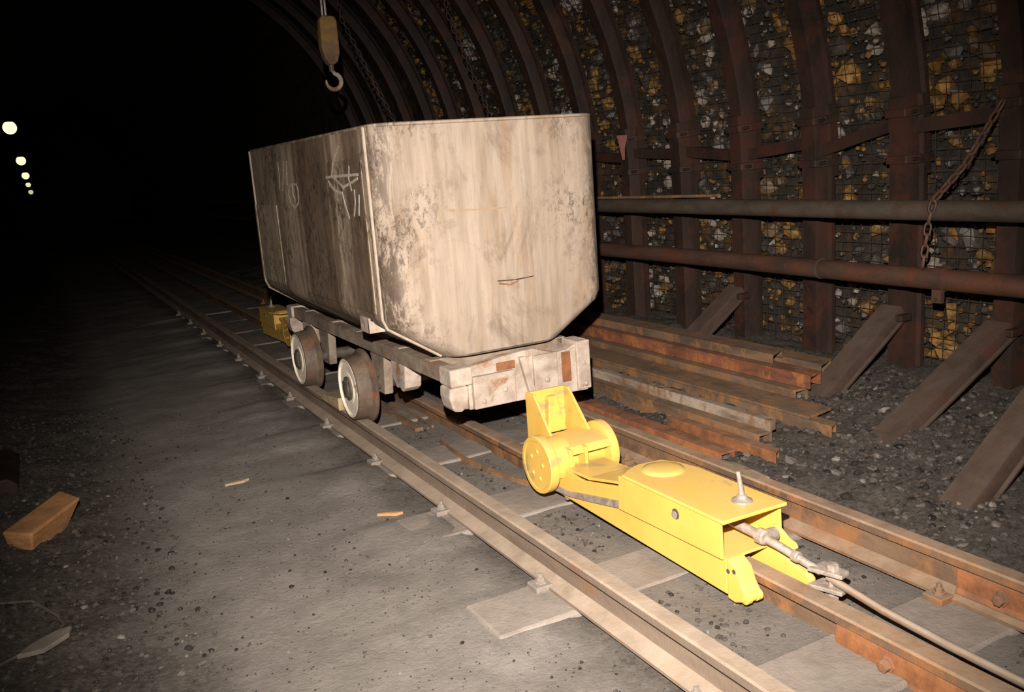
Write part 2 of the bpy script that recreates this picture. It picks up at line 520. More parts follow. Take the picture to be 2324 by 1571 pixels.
wall_rocks = [[rock_mesh('stone', m, 10*k+j, 1.0) for j in range(4)] for k, m in enumerate(ROCKS)]
def cluster(y, z):
    """which kind of rock shows here: ochre and pale ones come in patches"""
    a = noise.noise(Vector((y*1.5+3.1, z*1.5, 7.7)))
    c = noise.noise(Vector((y*2.3, z*2.3+9.2, 1.1)))
    r = random.random()
    if a > 0.12 and r < 0.62:
        return 2
    if c > 0.18 and r < 0.55:
        return 3
    return 2 if r < 0.07 else 3 if r < 0.17 else 1 if r < 0.5 else 0

spots = []
for i in range(7500):
    y = random.uniform(1.6, 9.5)
    s = random.uniform(0.02, 0.29)
    size = random.choice((0.02, 0.025, 0.03, 0.03, 0.04, 0.04, 0.05, 0.06, 0.08, 0.11))*random.uniform(0.8, 1.2)
    p, n = prof(RA+0.172+size*0.30+random.uniform(0, 0.03), s)
    spots.append((size/(abs(y)+4.0), size, Vector((p.x, y, p.z)), cluster(y, p.z)))
spots.sort(key=lambda t: -t[0])
big = [t for t in spots if 1.9 < t[2].y < 6.6 and t[1] > 0.05][:300]
bigset = set(id(t) for t in big)
for t in big:
    _, size, p, k = t
    o = bpy.data.objects.new('stone', random.choice(wall_rocks[k]))
    COL.objects.link(o)
    o.parent = wall_right
    o.location = p
    o.rotation_euler = [random.uniform(0, 6.28) for _ in range(3)]
    o.scale = [size*random.uniform(0.8, 1.3) for _ in range(3)]
rb = MB()
for t in spots:
    if id(t) in bigset:
        continue
    _, size, p, k = t
    me = random.choice(wall_rocks[k])
    rb.cur = k
    R3 = Matrix.Rotation(random.uniform(0, 6.28), 3, random.choice('XYZ')) @ Matrix.Rotation(random.uniform(0, 6.28), 3, random.choice('XYZ'))
    rb.add([p+R3 @ (v.co*size) for v in me.vertices], [tuple(f.vertices) for f in me.polygons])
rb.build('rubble_packing', ROCKS, wall_right, kind='stuff')

# ================================================================== track
RAIL_H = 0.135
def rail_section(cx, head=0.031, foot=0.06, top=0.0, h=RAIL_H):
    r = [(head-0.006, 0), (head, -0.006), (head-0.001, -0.030), (0.009, -0.040), (0.008, -h+0.028), (foot-0.012, -h+0.013), (foot, -h+0.010), (foot, -h)]
    pts = [(cx+x, top+z) for x, z in r]+[(cx-x, top+z) for x, z in reversed(r)]
    return pts
def rail(name, cx, m, label, top=0.0, **kw):
    t = thing(name, label, 'rail', (cx, 6.0, top-RAIL_H))
    b = MB()
    b.prism(rail_section(cx, top=top, **kw), 'y', -0.4, 30, n=60)
    b.build('rail_bar', m, t, smooth=30)
    return t
railL = rail('running_rail', -0.48, 'rail_dusty', 'dusty running rail nearest the footpath, under the left wheels of the mine car')
railR = rail('running_rail', 0.48, 'rail', 'brown rusty running rail on the gravel bank side, with bolted joint plate')
railC = rail('guide_rail', 0.0, 'rail', 'rusty middle guide rail that the yellow rope pusher straddles', top=-0.045, head=0.036, foot=0.055)

# bolted joint on the far running rail, near the right picture edge
def fishplate(t, cx, top, y0, y1, m, side):
    b = MB()
    x = cx+side*0.012
    b.prism([(x, top-0.038), (x+side*0.016, top-0.036), (x+side*0.020, top-0.055), (x+side*0.022, top-0.095), (x+side*0.030, top-0.112), (x, top-0.115)], 'y', y0, y1)
    pl = b.build('joint_plate', m, t, bevel=0.002)
    ny = 2
    for i in range(ny):
        yy = y0+(y1-y0)*(0.30+0.42*i)
        h = MB()
        h.lathe((x+side*0.018, yy, top-0.075), 'x', [(0, 0.024), (side*0.008, 0.024), (side*0.009, 0.017), (side*0.026, 0.017), (side*0.028, 0.012)], 6)
        h.build('bolt', 'steel_rust', pl)
fishplate(railR, 0.48, 0.0, 1.10, 1.62, 'rust_orange', -1)
fishplate(railR, 0.48, 0.0, 1.10, 1.62, 'rust_orange', 1)
fishplate(railC, 0.0, -0.045, 1.02, 1.66, 'rust_orange', -1)
b = MB()
b.box((-0.10, 1.46, -0.187), (0.075, 1.74, -0.1795))
b.build('base_plate', 'steel_rust', railC)

# sleepers with clamps and bolts
SL_Y0, SL_D = 1.56, 0.82
sl_words = ['dusty sleeper nearest the camera, cut off by the lower picture edge', 'second dusty sleeper from the camera, with its broad end beside the footpath',
            'third sleeper from the camera, its clamp beside an orange splinter', 'fourth sleeper from the camera, beneath the horn of the yellow pusher',
            'fifth sleeper from the camera, just in front of the car wheels', 'sixth sleeper from the camera, between the two car axles',
            'seventh sleeper from the camera, under the rear axle of the car', 'eighth sleeper from the camera, under the rear end of the car']
for k in range(-2, 12):
    yc = SL_Y0+SL_D*k
    if k < 0:
        continue
    lab = sl_words[k] if k < len(sl_words) else 'sleeper in the dark stretch of track behind the mine car'
    t = thing('sleeper', lab, 'sleeper', (0, yc, -0.26), 'track sleepers')
    rnd = random.Random(k)
    hw = 0.135+rnd.uniform(-.01, .015)
    xl, xr = {0: -0.84, 1: -0.82, 2: -0.74, 3: -0.66}.get(k, -0.62), 0.66
    b = MB()
    b.box((xl, yc-hw, -0.26), (xr, yc+hw, -0.137))
    b.build('sleeper_beam', 'sleeper', t, bevel=0.012)
    for cx, sd in ((-0.48, -1), (-0.48, 1), (0.48, -1), (0.48, 1)):
        yb = yc+hw*0.62
        xx = cx+sd*0.075
        b = MB()
        b.box((xx-0.032, yb-0.035, -0.139), (xx+0.032, yb+0.035, -0.118))
        pl = b.build('clamp_plate', 'sleeper' if cx < 0 else 'steel_rust', t, bevel=0.004)
        b = MB()
        b.lathe((xx-sd*0.004, yb, -0.118), 'z', [(0, 0.020), (0.005, 0.020), (0.006, 0.014), (0.020, 0.014), (0.021, 0.008), (0.034, 0.008)], 6)
        b.build('bolt', 'sleeper' if cx < 0 else 'steel_rust', pl)

# ---- loose stones on the floor: 300 picked ones, the rest as gravel
peb = {'g': [rock_mesh('stone', 'gravel', 100+j) for j in range(4)], 'd': [rock_mesh('stone', 'gravel_dark', 120+j) for j in range(3)],
       'p': [rock_mesh('stone', 'gravel_pale', 140+j) for j in range(3)]}
def floor_zone():
    r = random.random()
    if r < 0.46:
        return random.uniform(0.60, 2.1), random.uniform(1.1, 4.6), 'bank'
    if r < 0.66:
        return random.uniform(-2.3, -1.55), random.uniform(2.6, 6.5), 'left'
    if r < 0.90:
        return random.choice((random.uniform(-0.40, -0.08), random.uniform(0.08, 0.40))), random.uniform(1.0, 5.6), 'track'
    return random.uniform(-1.6, -0.62), random.uniform(1.7, 6.0), 'path'
def blocked(x, y):
    if abs(abs(x)-0.48) < 0.075 or abs(x) < 0.075:
        return True
    d = (y-SL_Y0) % SL_D
    d = min(d, SL_D-d)
    return abs(x) < 0.9 and d < 0.19
sp = []
while len(sp) < 9000:
    x, y, zone = floor_zone()
    if blocked(x, y):
        continue
    lim = {'bank': 0.042, 'left': 0.030, 'track': 0.024, 'path': 0.018}[zone]
    size = lim*random.uniform(0.25, 1.0)**1.6
    if zone == 'path' and random.random() < 0.6:
        size *= 0.5
    if size < 0.007:
        size = 0.007
    kind = random.choices('gdp', {'bank': (7, 2.0, .35), 'left': (7, 2.4, .15), 'track': (7, 2, .6), 'path': (3, 4, .5)}[zone])[0]
    sp.append((size, x, y, kind, zone))
for x, y, s_, k in [(1.02, 2.02, .075, 'p'), (1.62, 2.85, .05, 'p'), (0.98, 2.95, .09, 'g'), (0.92, 2.75, .07, 'g'), (1.3, 2.5, .05, 'd'), (-0.2, 4.75, .035, 'p'), (-0.14, 4.62, .03, 'p'),
                    (0.8, 2.35, .06, 'd'), (0.95, 2.1, .045, 'd'), (-1.04, 3.95, .022, 'd'), (-1.26, 3.04, .022, 'd'), (-1.82, 3.89, .03, 'd'), (-1.63, 4.73, .03, 'd'), (0.69, 3.9, .05, 'p'), (0.69, 3.55, .04, 'p')]:
    sp.append((s_, x, y, k, 'pick'))
sp.sort(key=lambda t: -t[0]/(math.hypot(t[1]+1.88, t[2])+0.3))
gb = MB()
gm = ['gravel', 'gravel_dark', 'gravel_pale']
for i, (size, x, y, kind, zone) in enumerate(sp):
    z = gz(x, y)+size*0.06
    me = random.choice(peb[kind])
    if i < 300:
        o = bpy.data.objects.new('stone', me)
        COL.objects.link(o)
        o.parent = floor
        o.location = (x, y, z)
        o.rotation_euler = (random.uniform(-.4, .4), random.uniform(-.4, .4), random.uniform(0, 6.28))
        o.scale = (size*random.uniform(.9, 1.4), size, size*random.uniform(.7, 1.0))
    else:
        gb.cur = 'gdp'.index(kind)
        R3 = Matrix.Rotation(random.uniform(0, 6.28), 3, 'Z') @ Matrix.Rotation(random.uniform(-.6, .6), 3, 'X')
        gb.add([Vector((x, y, z))+R3 @ (v.co*size) for v in me.vertices], [tuple(f.vertices) for f in me.polygons])
gb.build('gravel', gm, floor, kind='stuff')

# ================================================================== steel arch supports
ASECT = [(0.0, -0.050), (0.0, 0.050), (0.02, 0.056), (0.085, 0.066), (0.09, 0.092), (0.118, 0.092), (0.118, -0.092), (0.09, -0.092), (0.085, -0.066), (0.02, -0.056)]
def arch_path(R, d0, d1, n):
    """frames from distance d0 to d1 measured up the right leg from z=-0.25"""
    L = 2*(Z0+0.25)+PI*R
    out = []
    for i in range(n+1):
        p, nn = prof(R, (d0+(d1-d0)*i/n)/L)
        out.append((p, nn, Vector((0, 1, 0))))
    return out
def ordinal(k):
    return ['first', 'second', 'third', 'fourth', 'fifth', 'sixth', 'seventh', 'eighth', 'ninth', 'tenth', 'eleventh', 'twelfth'][k]
ARCH_Y = [2.02+0.615*k for k in range(-1, 17)]
proto = None
def make_arch():
    t = thing('steel_arch', '', 'arch', (X0, 0, -0.25), 'steel arches of the mine heading')
    L = 2*(Z0+0.25)+PI*RA
    legL = 1.72
    b = MB(); b.sweep(arch_path(RA, 0, legL, 14), ASECT); b.build('leg', 'arch', t, smooth=30)
    b = MB(); b.sweep(arch_path(RA, L-legL, L, 14), ASECT); b.build('leg', 'arch', t, smooth=30)
    # crown segment nests behind the legs over a short lap
    R2 = RA+0.030
    L2 = 2*(Z0+0.25)+PI*R2
    b = MB(); b.sweep(arch_path(R2, 1.32, L2-1.32, 44), ASECT); b.build('crown', 'arch', t, smooth=30)
    for d in (1.40, 1.64):
        for sgn in (0, 1):
            p, n = prof(RA, (d if not sgn else L-d)/L)
            tn = Vector((-n.z, 0, n.x))
            b = MB()
            def fr(a, h):
                return [p+n*a+tn*h+Vector((0, yy, 0)) for yy in (-0.085, 0.085)]
            vs = []
            for h in (-0.022, 0.022):
                for a, yy in ((-0.016, -0.062), (-0.016, 0.062), (0.06, 0.092), (0.16, 0.104), (0.16, -0.104), (0.06, -0.092)):
                    vs.append(p+n*a+tn*h+Vector((0, yy, 0)))
            b.add(vs, [(0, 1, 2, 3, 4, 5), (11, 10, 9, 8, 7, 6)]+[(i, (i+1) % 6, 6+(i+1) % 6, 6+i) for i in range(6)])
            cl = b.build('clamp', 'arch', t, bevel=0.004)
            for yy in (-0.086, 0.086):
                b = MB()
                q = p+n*0.03+Vector((0, yy, 0))
                b.cyl(q-n*0.03, q+n*0.02, 0.011, n=6)
                b.build('bolt', 'arch', cl)
    return t
proto = make_arch()
vis = [k for k, y in enumerate(ARCH_Y) if y > 2.3]
for k, y in enumerate(ARCH_Y):
    t = proto if k == 0 else dup(proto)
    t.location = (X0, y, -0.25)
    if y < 2.3:
        t['label'] = 'dark steel arch support just outside the right edge of the view' if y > 1.9 else 'nearest steel arch support, standing beside the camera out of view'
    else:
        j = vis.index(k)
        t['label'] = ('rusty steel arch support, %s from the right edge of the photo' % ordinal(j)) if j < 10 else 'steel arch support far back in the dark part of the heading'

# floor struts slanting out of the arch feet into the gravel
def strut_obj(y, label):
    t = thing('steel_strut', label, 'strut', (1.42, y, -0.14), 'slanting struts at the feet of the right arches')
    p0, p1 = Vector((2.16, y, 0.375)), Vector((1.40, y, -0.140))
    if y < 2.3:
        p0, p1 = Vector((1.78, y, 0.46)), Vector((0.98, y, -0.10))
    elif y < 2.8:
        p0, p1 = Vector((2.16, y, 0.36)), Vector((1.22, y, -0.11))
    d = (p1-p0).normalized()
    n = Vector((-d.z, 0, d.x))
    if n.z < 0:
        n = -n
    v = Vector((0, 1, 0))
    path = [(p0+(p1-p0)*i/4, n, v) for i in range(5)]
    b = MB()
    b.sweep(path, [(0.0, -0.062), (0.0, 0.062), (-0.012, 0.068), (-0.058, 0.072), (-0.060, 0.088), (-0.070, 0.088), (-0.070, 0.058), (-0.016, 0.050), (-0.016, -0.050), (-0.070, -0.058), (-0.070, -0.088), (-0.060, -0.088), (-0.058, -0.072), (-0.012, -0.068)])
    b.build('channel', 'prop', t, smooth=30)
    b = MB()
    if y < 2.3:
        b.box((1.76, y-0.105, 0.42), (2.20, y+0.105, 0.455))
    else:
        b.box((2.115, y-0.105, 0.30), (2.20, y+0.105, 0.335))
    b.build('shoe_plate', 'arch', t, bevel=0.005)
    return t
for k, y in enumerate(ARCH_Y):
    if 1.9 < y < 3.4 or 4.3 < y < 4.6:
        j = k-1
        lab = ['slanting steel strut half cut off by the right picture edge', 'slanting steel strut buried in the gravel bank below the pipe clamp', 'slanting steel strut ending on the pile of old steel sections']
        strut_obj(y, lab[j] if j < 3 else 'dark slanting steel strut behind the pile of old steel sections')

# lagging mesh panels between neighbouring arches, right side and over the crown
def lagging(y0, y1):
    b = MB()
    R = RA+0.125
    L = 2*(Z0+0.25)+PI*R
    s0, s1 = 0.22/L, (0.30 if y0 > 6.5 else 0.36)
    r = 0.0014
    n = int((y1-y0)/0.062)
    steps = 26
    for i in range(n+1):
        y = y0+(y1-y0)*i/n
        path = []
        for j in range(steps+1):
            p, nn = prof(R, s0+(s1-s0)*j/steps)
            w_ = 0.012*noise.noise(Vector((y*2.2, j*0.35, 2.0)))
            path.append((Vector((p.x, y, p.z))+nn*w_, nn, Vector((0, 1, 0))))
        b.sweep(path, [(-r, -r), (-r, r), (r, r), (r, -r)])
    m = int((s1-s0)*L/0.055)
    for j in range(m+1):
        p, nn = prof(R-0.004, s0+(s1-s0)*j/m)
        tn = Vector((-nn.z, 0, nn.x))
        w0 = 0.012*noise.noise(Vector((y0*2.2, j*0.17, 2.0)))
        b.sweep([(Vector((p.x, y, p.z))+nn*w0, nn, tn) for y in (y0, (y0+y1)/2, y1)], [(-r, -r), (-r, r), (r, r), (r, -r)])
    o = b.build('lagging_mesh', 'wire', origin=(2.32, (y0+y1)/2, -0.05))
    return o
for k in range(len(ARCH_Y)-1):
    y0, y1 = ARCH_Y[k], ARCH_Y[k+1]
    if y0 < 1.9 or y0 > 8.0:
        continue
    j = k-1
    tag(lagging(y0, y1), 'wire lagging mesh holding back rubble between the %s' % (
        'right picture edge and the first arch' if j == 0 else '%s and %s arches from the right edge' % (ordinal(j-1), ordinal(j))), 'wire mesh', 'wire lagging panels on the right wall')

# spacer bars between the arches
rnd = random.Random(3)
for k in range(len(ARCH_Y)-1):
    y0, y1 = ARCH_Y[k], ARCH_Y[k+1]
    if y0 < 1.9 or y0 > 8.5:
        continue
    za, zb = 1.24+rnd.uniform(-.03, .02), 1.27+rnd.uniform(-.02, .06)
    if k == 1: za, zb = 1.30, 1.29
    if k == 2: za, zb = 1.345, 1.315
    if k == 3: za, zb = 1.34, 1.22
    if k == 4: za, zb = 1.27, 1.225
    j = k-1
    b = MB()
    u, v = Vector((1, 0, 0)), Vector((0, 0, 1))
    x = 2.245
    path = [(Vector((x, y0+0.05, za)), u, v), (Vector((x, y1-0.05, zb)), u, v)]
    b.sweep(path, [(0, -0.035), (0, 0.035), (0.05, 0.035), (0.05, 0.027), (0.008, 0.027), (0.008, -0.035)])
    o = b.build('spacer_bar', 'arch', origin=(x, (y0+y1)/2, (za+zb)/2))
    tag(o, 'thin spacer bar tying the %s' % ('first arch to the right picture edge' if j == 0 else '%s and %s arches from the right edge' % (ordinal(j-1), ordinal(j))), 'bar', 'spacer bars between arches')

# ================================================================== the mine car
YF, CL = 3.62, 2.42
YB = YF+CL
car = thing('mine_car', 'battered beige steel mine car standing on the rails behind the yellow pusher', 'mine car', (0, 4.82, 0))
HW, WB, ZT, ZC, ZB = 0.5684, 0.30, 1.480, 0.628, 0.430
def car_ring(wd, z, inset=0.0, bot=1.0):
    """plan outline of the tub at one height: straight sides, broadly rounded end plates"""
    c, dy = 0.115, 0.10
    pts = []
    def corner(sx, end):
        out = []
        for i in range(7):
            q = i/6*PI/2
            out.append((sx*(wd-c+c*math.cos(q)), (dy-dy*math.sin(q))))
        return out
    for x, d in corner(-1, 0):
        pts.append((x, YF+inset+d))
    for x, d in reversed(corner(1, 0)):
        pts.append((x, YF+inset+d))
    for x, d in corner(1, 1):
        pts.append((x, YB-inset-d))
    for x, d in reversed(corner(-1, 1)):
        pts.append((x, YB-inset-d))
    return [(x, y, z) for x, y in pts]
tub = MB()
levels = [(WB, ZB, 0.02), (WB+0.012, ZB+0.012, 0.006), (HW-0.02, ZC-0.03, 0.0), (HW, ZC+0.012, 0.0), (HW, 0.9, 0.0), (HW, 1.2, 0.0), (HW, ZT, 0.0)]
inner = [(HW-0.016, ZT, 0.016), (HW-0.016, ZC+0.012, 0.016), (WB, ZB+0.03, 0.03)]
rings = [car_ring(*l) for l in levels]+[car_ring(a, z, i) for a, z, i in inner]
k = len(rings[0])
vs = [p for r in rings for p in r]
fs, side = [], []
for i in range(len(rings)-1):
    for j in range(k):
        fs.append((i*k+j, i*k+(j+1) % k, (i+1)*k+(j+1) % k, (i+1)*k+j))
        side.append(1 if (j in (13, k-1) or i >= len(levels)-1) else 0)
fs += [list(range(k))[::-1], [(len(rings)-1)*k+j for j in range(k)]]
side += [1, 1]
tub.add(vs, fs)
tub.mi = side
body = tub.build('tub', ['body_end', 'body_side'], car, smooth=32)

# light weld strips up each corner where end plate meets side plate
for sx in (-1, 1):
    for yy, wm in ((YF+0.105, 'weld'), (YB-0.105, 'body_side')):
        b = MB()
        u, v = Vector((sx, 0, 0)), Vector((0, 1, 0))
        path = [Vector((sx*(WB+0.004), yy, ZB+0.004)), Vector((sx*(HW-0.016), yy, ZC-0.030)), Vector((sx*HW, yy, ZC+0.012)), Vector((sx*HW, yy, ZT-0.002))]
        b.tube([p+u*0.001 for p in path], 0.009, 8)
        b.build('corner_weld', wm, car, smooth=50)
# rim bead round the top
b = MB()
b.tube([(x, y, ZT) for x, y, z in car_ring(HW-0.006, ZT)], 0.0085, 6, closed=True)
b.build('rim', 'body_end', car, smooth=50)
# repair plates riveted on the visible side
for (y0, y1, z0, z1) in ((3.80, 4.92, ZC+0.03, 1.352), (5.40, 5.98, ZC+0.03, 1.14)):
    for sx in (-1, 1):
        b = MB()
        b.box((sx*HW, y0, z0), (sx*(HW+0.0045), y1, z1))
        b.build('side_plate', 'body_side', car, bevel=0.001)
# brackets low on the sides
for sx in (-1, 1):
    b = MB()
    xa, xb = sx*0.44, sx*0.578
    b.prism([(xb, 0.628), (xb, 0.556), (sx*0.40, 0.556), (sx*0.40, 0.568), (sx*0.568, 0.568), (sx*0.568, 0.628)], 'y', 3.90, 4.02)
    b.add([(xb, 3.902, 0.558), (sx*0.45, 3.902, 0.558), (xb, 3.902, 0.62), (xb, 3.912, 0.558), (sx*0.45, 3.912, 0.558), (xb, 3.912, 0.62)], [(0, 1, 2), (5, 4, 3), (0, 3, 4, 1), (1, 4, 5, 2), (2, 5, 3, 0)])
    b.build('side_bracket', 'beam_paint', car)
# chalk scrawl on the left side plate
CH = [[(5.234, 1.385), (5.232, 1.313), (5.26, 1.236)], [(5.109, 1.385), (5.141, 1.32), (5.197, 1.226)], [(5.036, 1.382), (5.087, 1.258)],
      [(5.037, 1.248), (5.078, 1.202), (5.047, 1.15), (4.968, 1.127), (4.889, 1.155), (4.868, 1.223), (4.891, 1.255), (4.979, 1.257), (5.041, 1.239)],
      [(4.974, 1.247), (4.98, 1.197), (4.949, 1.169)]]
CH2 = [[(4.082, 1.416), (4.185, 1.351), (4.237, 1.284)], [(4.321, 1.28), (4.197, 1.282), (3.84, 1.283)], [(4.293, 1.263), (4.22, 1.221), (4.097, 1.201)],
       [(4.199, 1.277), (4.141, 1.256), (4.068, 1.228)], [(4.28, 1.242), (4.183, 1.215)], [(4.096, 1.205), (4.076, 1.154), (4.03, 1.088)],
       [(3.956, 1.32), (3.98, 1.268), (3.956, 1.215)], [(3.915, 1.215), (3.922, 1.158), (3.953, 1.101)], [(3.858, 1.192), (3.887, 1.106)], [(4.061, 1.231), (3.92, 1.252), (3.857, 1.266)]]
def strokes(lines, x, wd):
    b = MB()
    off = 0.0
    for ln in lines:
        for (y0, z0), (y1, z1) in zip(ln[:-1], ln[1:]):
            d = Vector((y1-y0, z1-z0)).normalized()
            n = Vector((-d.y, d.x))*wd
            d = d*wd*0.6
            q = [(y0-d.x+n.x, z0-d.y+n.y), (y0-d.x-n.x, z0-d.y-n.y), (y1+d.x-n.x, z1+d.y-n.y), (y1+d.x+n.x, z1+d.y+n.y)]
            off += 0.00006
            b.prism(q, 'x', x, x-0.0008-off)
    return b
strokes(CH, -HW-0.0046, 0.0055).build('chalk_mark', 'chalk', body)
strokes(CH2, -HW-0.0046, 0.0065).build('chalk_mark', 'chalk', body, label='white chalk arrow-like scrawl')
# scratches on the end plate
def scratch(pts, wd, m, nm):
    b = MB()
    for (x0, z0), (x1, z1) in zip(pts[:-1], pts[1:]):
        b.prism([(x0, z0-wd), (x1, z1-wd*0.5), (x1, z1+wd*0.5), (x0, z0+wd)], 'y', YF-0.0012, YF+0.001)
    b.build(nm, m, body)
scratch([(-0.035, 0.757), (0.06, 0.752), (0.157, 0.757)], 0.0035, 'dark_line', 'scratch')
scratch([(-0.26, 1.099), (-0.10, 1.090), (0.04, 1.087)], 0.006, 'rust_faint', 'rust_streak')
scratch([(-0.03, 0.745), (0.03, 0.732), (0.075, 0.745)], 0.005, 'steel_rust', 'rust_streak')

# underframe: two side sills, cross members, end beams
for sx in (-1, 1):
    b = MB()
    x1, x0 = sx*0.375, sx*0.315
    b.prism([(x1, 0.345), (x1, 0.415), (x0, 0.415), (x0, 0.407), (x1-sx*0.010, 0.403), (x1-sx*0.010, 0.357), (x0, 0.353), (x0, 0.345)], 'y', 3.52, 6.15)
    b.build('side_sill', 'frame', car)
for yy in (3.75, 4.15, 4.80, 5.25, 5.85):
    b = MB()
    b.box((-0.365, yy-0.03, 0.352), (0.365, yy+0.03, 0.422))
    b.build('cross_member', 'frame', car, bevel=0.004)
def end_beam(sgn, y):
    """cast end beam with corner buffers; sgn -1 towards the camera"""
    def Y(a):
        return y+sgn*a
    root = MB()
    # stepped main plate with an arched cut in its upper right edge
    poly = [(-0.30, 0.225), (-0.10, 0.222), (0.31, 0.205), (0.325, 0.205), (0.325, 0.452), (0.28, 0.440), (0.22, 0.418), (0.16, 0.412), (0.10, 0.428), (0.04, 0.450), (-0.05, 0.446), (-0.12, 0.440), (-0.30, 0.418)]
    root.prism(poly, 'y', Y(-0.03), Y(0.02))
    bm_ = root.build('end_beam', 'beam_paint', car, bevel=0.004)
    def sub(nm, m, a, c, bev=0.004):
        q = MB()
        q.box(a, c)
        q.build(nm, m, bm_, bevel=bev)
    sub('corner_block', 'beam_paint', (-0.392, min(Y(-.08), Y(.045)), 0.345), (-0.285, max(Y(-.08), Y(.045)), 0.425), 0.008)
    q = MB()
    q.prism([(-0.402, 0.345), (-0.405, 0.300), (-0.395, 0.255), (-0.385, 0.238), (-0.352, 0.232), (-0.335, 0.243), (-0.318, 0.236), (-0.312, 0.300), (-0.312, 0.345)], 'y', Y(-0.06), Y(0.050))
    q.build('buffer_block', 'beam_paint', bm_, bevel=0.008)
    sub('face_plate', 'beam_paint', (-0.285, min(Y(.01), Y(.045)), 0.228), (-0.075, max(Y(.01), Y(.045)), 0.375))
    sub('face_plate', 'beam_paint', (0.03, min(Y(.01), Y(.035)), 0.250), (0.155, max(Y(.01), Y(.035)), 0.418))
    sub('rust_pocket', 'rust_orange', (-0.155, min(Y(.01), Y(.026)), 0.378), (-0.062, max(Y(.01), Y(.026)), 0.415), 0.002)
    sub('rust_pocket', 'rust_orange', (0.185, min(Y(.01), Y(.026)), 0.265), (0.232, max(Y(.01), Y(.026)), 0.408), 0.002)
    q = MB()
    q.prism([(-0.045, 0.425), (-0.015, 0.425), (0.028, 0.255), (-0.005, 0.255)], 'y', Y(0.01), Y(0.045))
    q.build('rib', 'beam_paint', bm_, bevel=0.003)
    sub('side_lug', 'beam_paint', (0.262, min(Y(-.10), Y(.035)), 0.215), (0.335, max(Y(-.10), Y(.035)), 0.448), 0.005)
    for xx, zz in ((-0.13, 0.295), (-0.24, 0.26), (0.09, 0.30), (0.30, 0.245)):
        h = MB()
        h.lathe((xx, Y(0.043), zz), 'y', [(0, 0.013), (sgn*0.006, 0.012), (sgn*0.010, 0.007)], 8)
        h.build('rivet', 'beam_paint', bm_, smooth=40)
    return bm_
end_beam(-1, 3.485)
end_beam(1, 6.17)
# suspension blocks that hang inside the wheels
for yy in (4.13, 5.80):
    for sx in (-1, 1):
        b = MB()
        b.prism([(yy-0.10, 0.345), (yy+0.10, 0.345), (yy+0.09, 0.250), (yy+0.045, 0.205), (yy+0.01, 0.218), (yy-0.03, 0.198), (yy-0.075, 0.225), (yy-0.09, 0.290)], 'x', sx*0.375, sx*0.285)
        b.build('spring_block', 'beam_paint', car, bevel=0.008)
for yy in (4.48, 5.47):
    for sx in (-1, 1):
        b = MB()
        b.prism([(yy-0.11, 0.345), (yy+0.11, 0.345), (yy+0.07, 0.12), (yy-0.07, 0.12)], 'x', sx*0.36, sx*0.31)
        b.build('axle_guard', 'frame', car, bevel=0.006)
    b = MB()
    b.cyl((-0.46, yy, 0.176), (0.46, yy, 0.176), 0.034, n=16)
    b.build('axle', 'hub', car, smooth=40)
def wheel(y, sx):
    R, c = 0.176, (sx*0.43, y, 0.176)
    b = MB()
    s = sx
    prof_ = [(0.0, 0.150), (0.004, 0.198), (0.016, 0.202), (0.026, 0.192), (0.030, 0.182), (0.034, R+0.002), (0.092, R-0.004), (0.104, R-0.006), (0.108, R-0.012), (0.108, 0.150), (0.094, 0.146), (0.094, 0.0001)]
    b.lathe(c, 'x', [(s*t, r) for t, r in prof_], 44)
    b.cur = 1
    wh = b.build('wheel', ['wheel', 'wheel_face'], car, smooth=35)
    b = MB()
    b.lathe(c, 'x', [(s*0.090, 0.158), (s*0.1095, 0.158), (s*0.1098, 0.150), (s*0.099, 0.142), (s*0.099, 0.085), (s*0.104, 0.078), (s*0.104, 0.0001)], 44)
    b.build('wheel_disc', 'wheel_face', wh, smooth=35)
    b = MB()
    b.lathe(c, 'x', [(s*0.100, 0.066), (s*0.112, 0.064), (s*0.116, 0.050), (s*0.122, 0.046), (s*0.126, 0.034), (s*0.126, 0.0001)], 24)
    b.build('hub', 'hub', wh, smooth=35)
    for a in range(4):
        q = MB()
        yy, zz = y+0.052*math.cos(a*PI/2+.6), 0.176+0.052*math.sin(a*PI/2+.6)
        q.lathe((sx*0.43, yy, zz), 'x', [(s*0.110, 0.008), (s*0.121, 0.007)], 6)
        q.build('hub_bolt', 'hub', wh)
for yy in (4.48, 5.47):
    for sx in (-1, 1):
        wheel(yy, sx)

# wooden wedge on the near rail behind the front wheel
b = MB()
b.prism([(4.70, 0.075), (4.70, 0.002), (5.06, 0.002), (5.06, 0.030)], 'x', -0.535, -0.425)
wd = b.build('wheel_wedge', 'timber_pale', origin=(-0.48, 4.88, 0.002), bevel=0.004)
tag(wd, 'pale wooden wedge on the rail behind the front wheel of the mine car', 'wedge')

# ================================================================== yellow rope pusher on the guide rail
pus = thing('rope_pusher', 'bright yellow steel rope pusher on the middle rail in front of the mine car', 'pusher', (0, 2.55, -0.115))
def ybox(nm, a, c, bev=0.004, m='yellow', par=None):
    b = MB()
    b.box(a, c)
    return b.build(nm, m, par or pus, bevel=bev)
# long lower skirt straddling the rail
for sx in (-1, 1):
    b = MB()
    b.prism([(2.02, -0.113), (2.02, 0.008), (3.13, 0.008), (3.13, -0.030), (3.06, -0.080)], 'x', sx*0.117, sx*0.105)
    b.build('skirt_plate', 'yellow', pus, bevel=0.003)
ybox('deck_plate', (-0.116, 2.021, -0.002), (0.116, 3.05, 0.0075))
for yy in (2.15, 2.6, 3.0):
    for sx in (-1, 1):
        b = MB()
        b.lathe((sx*0.060, yy, -0.085), 'x', [(-sx*0.012, 0.026), (sx*0.002, 0.026), (sx*0.004, 0.020), (sx*0.050, 0.016)], 18)
        b.build('guide_roller', 'bare_steel', pus, smooth=40)
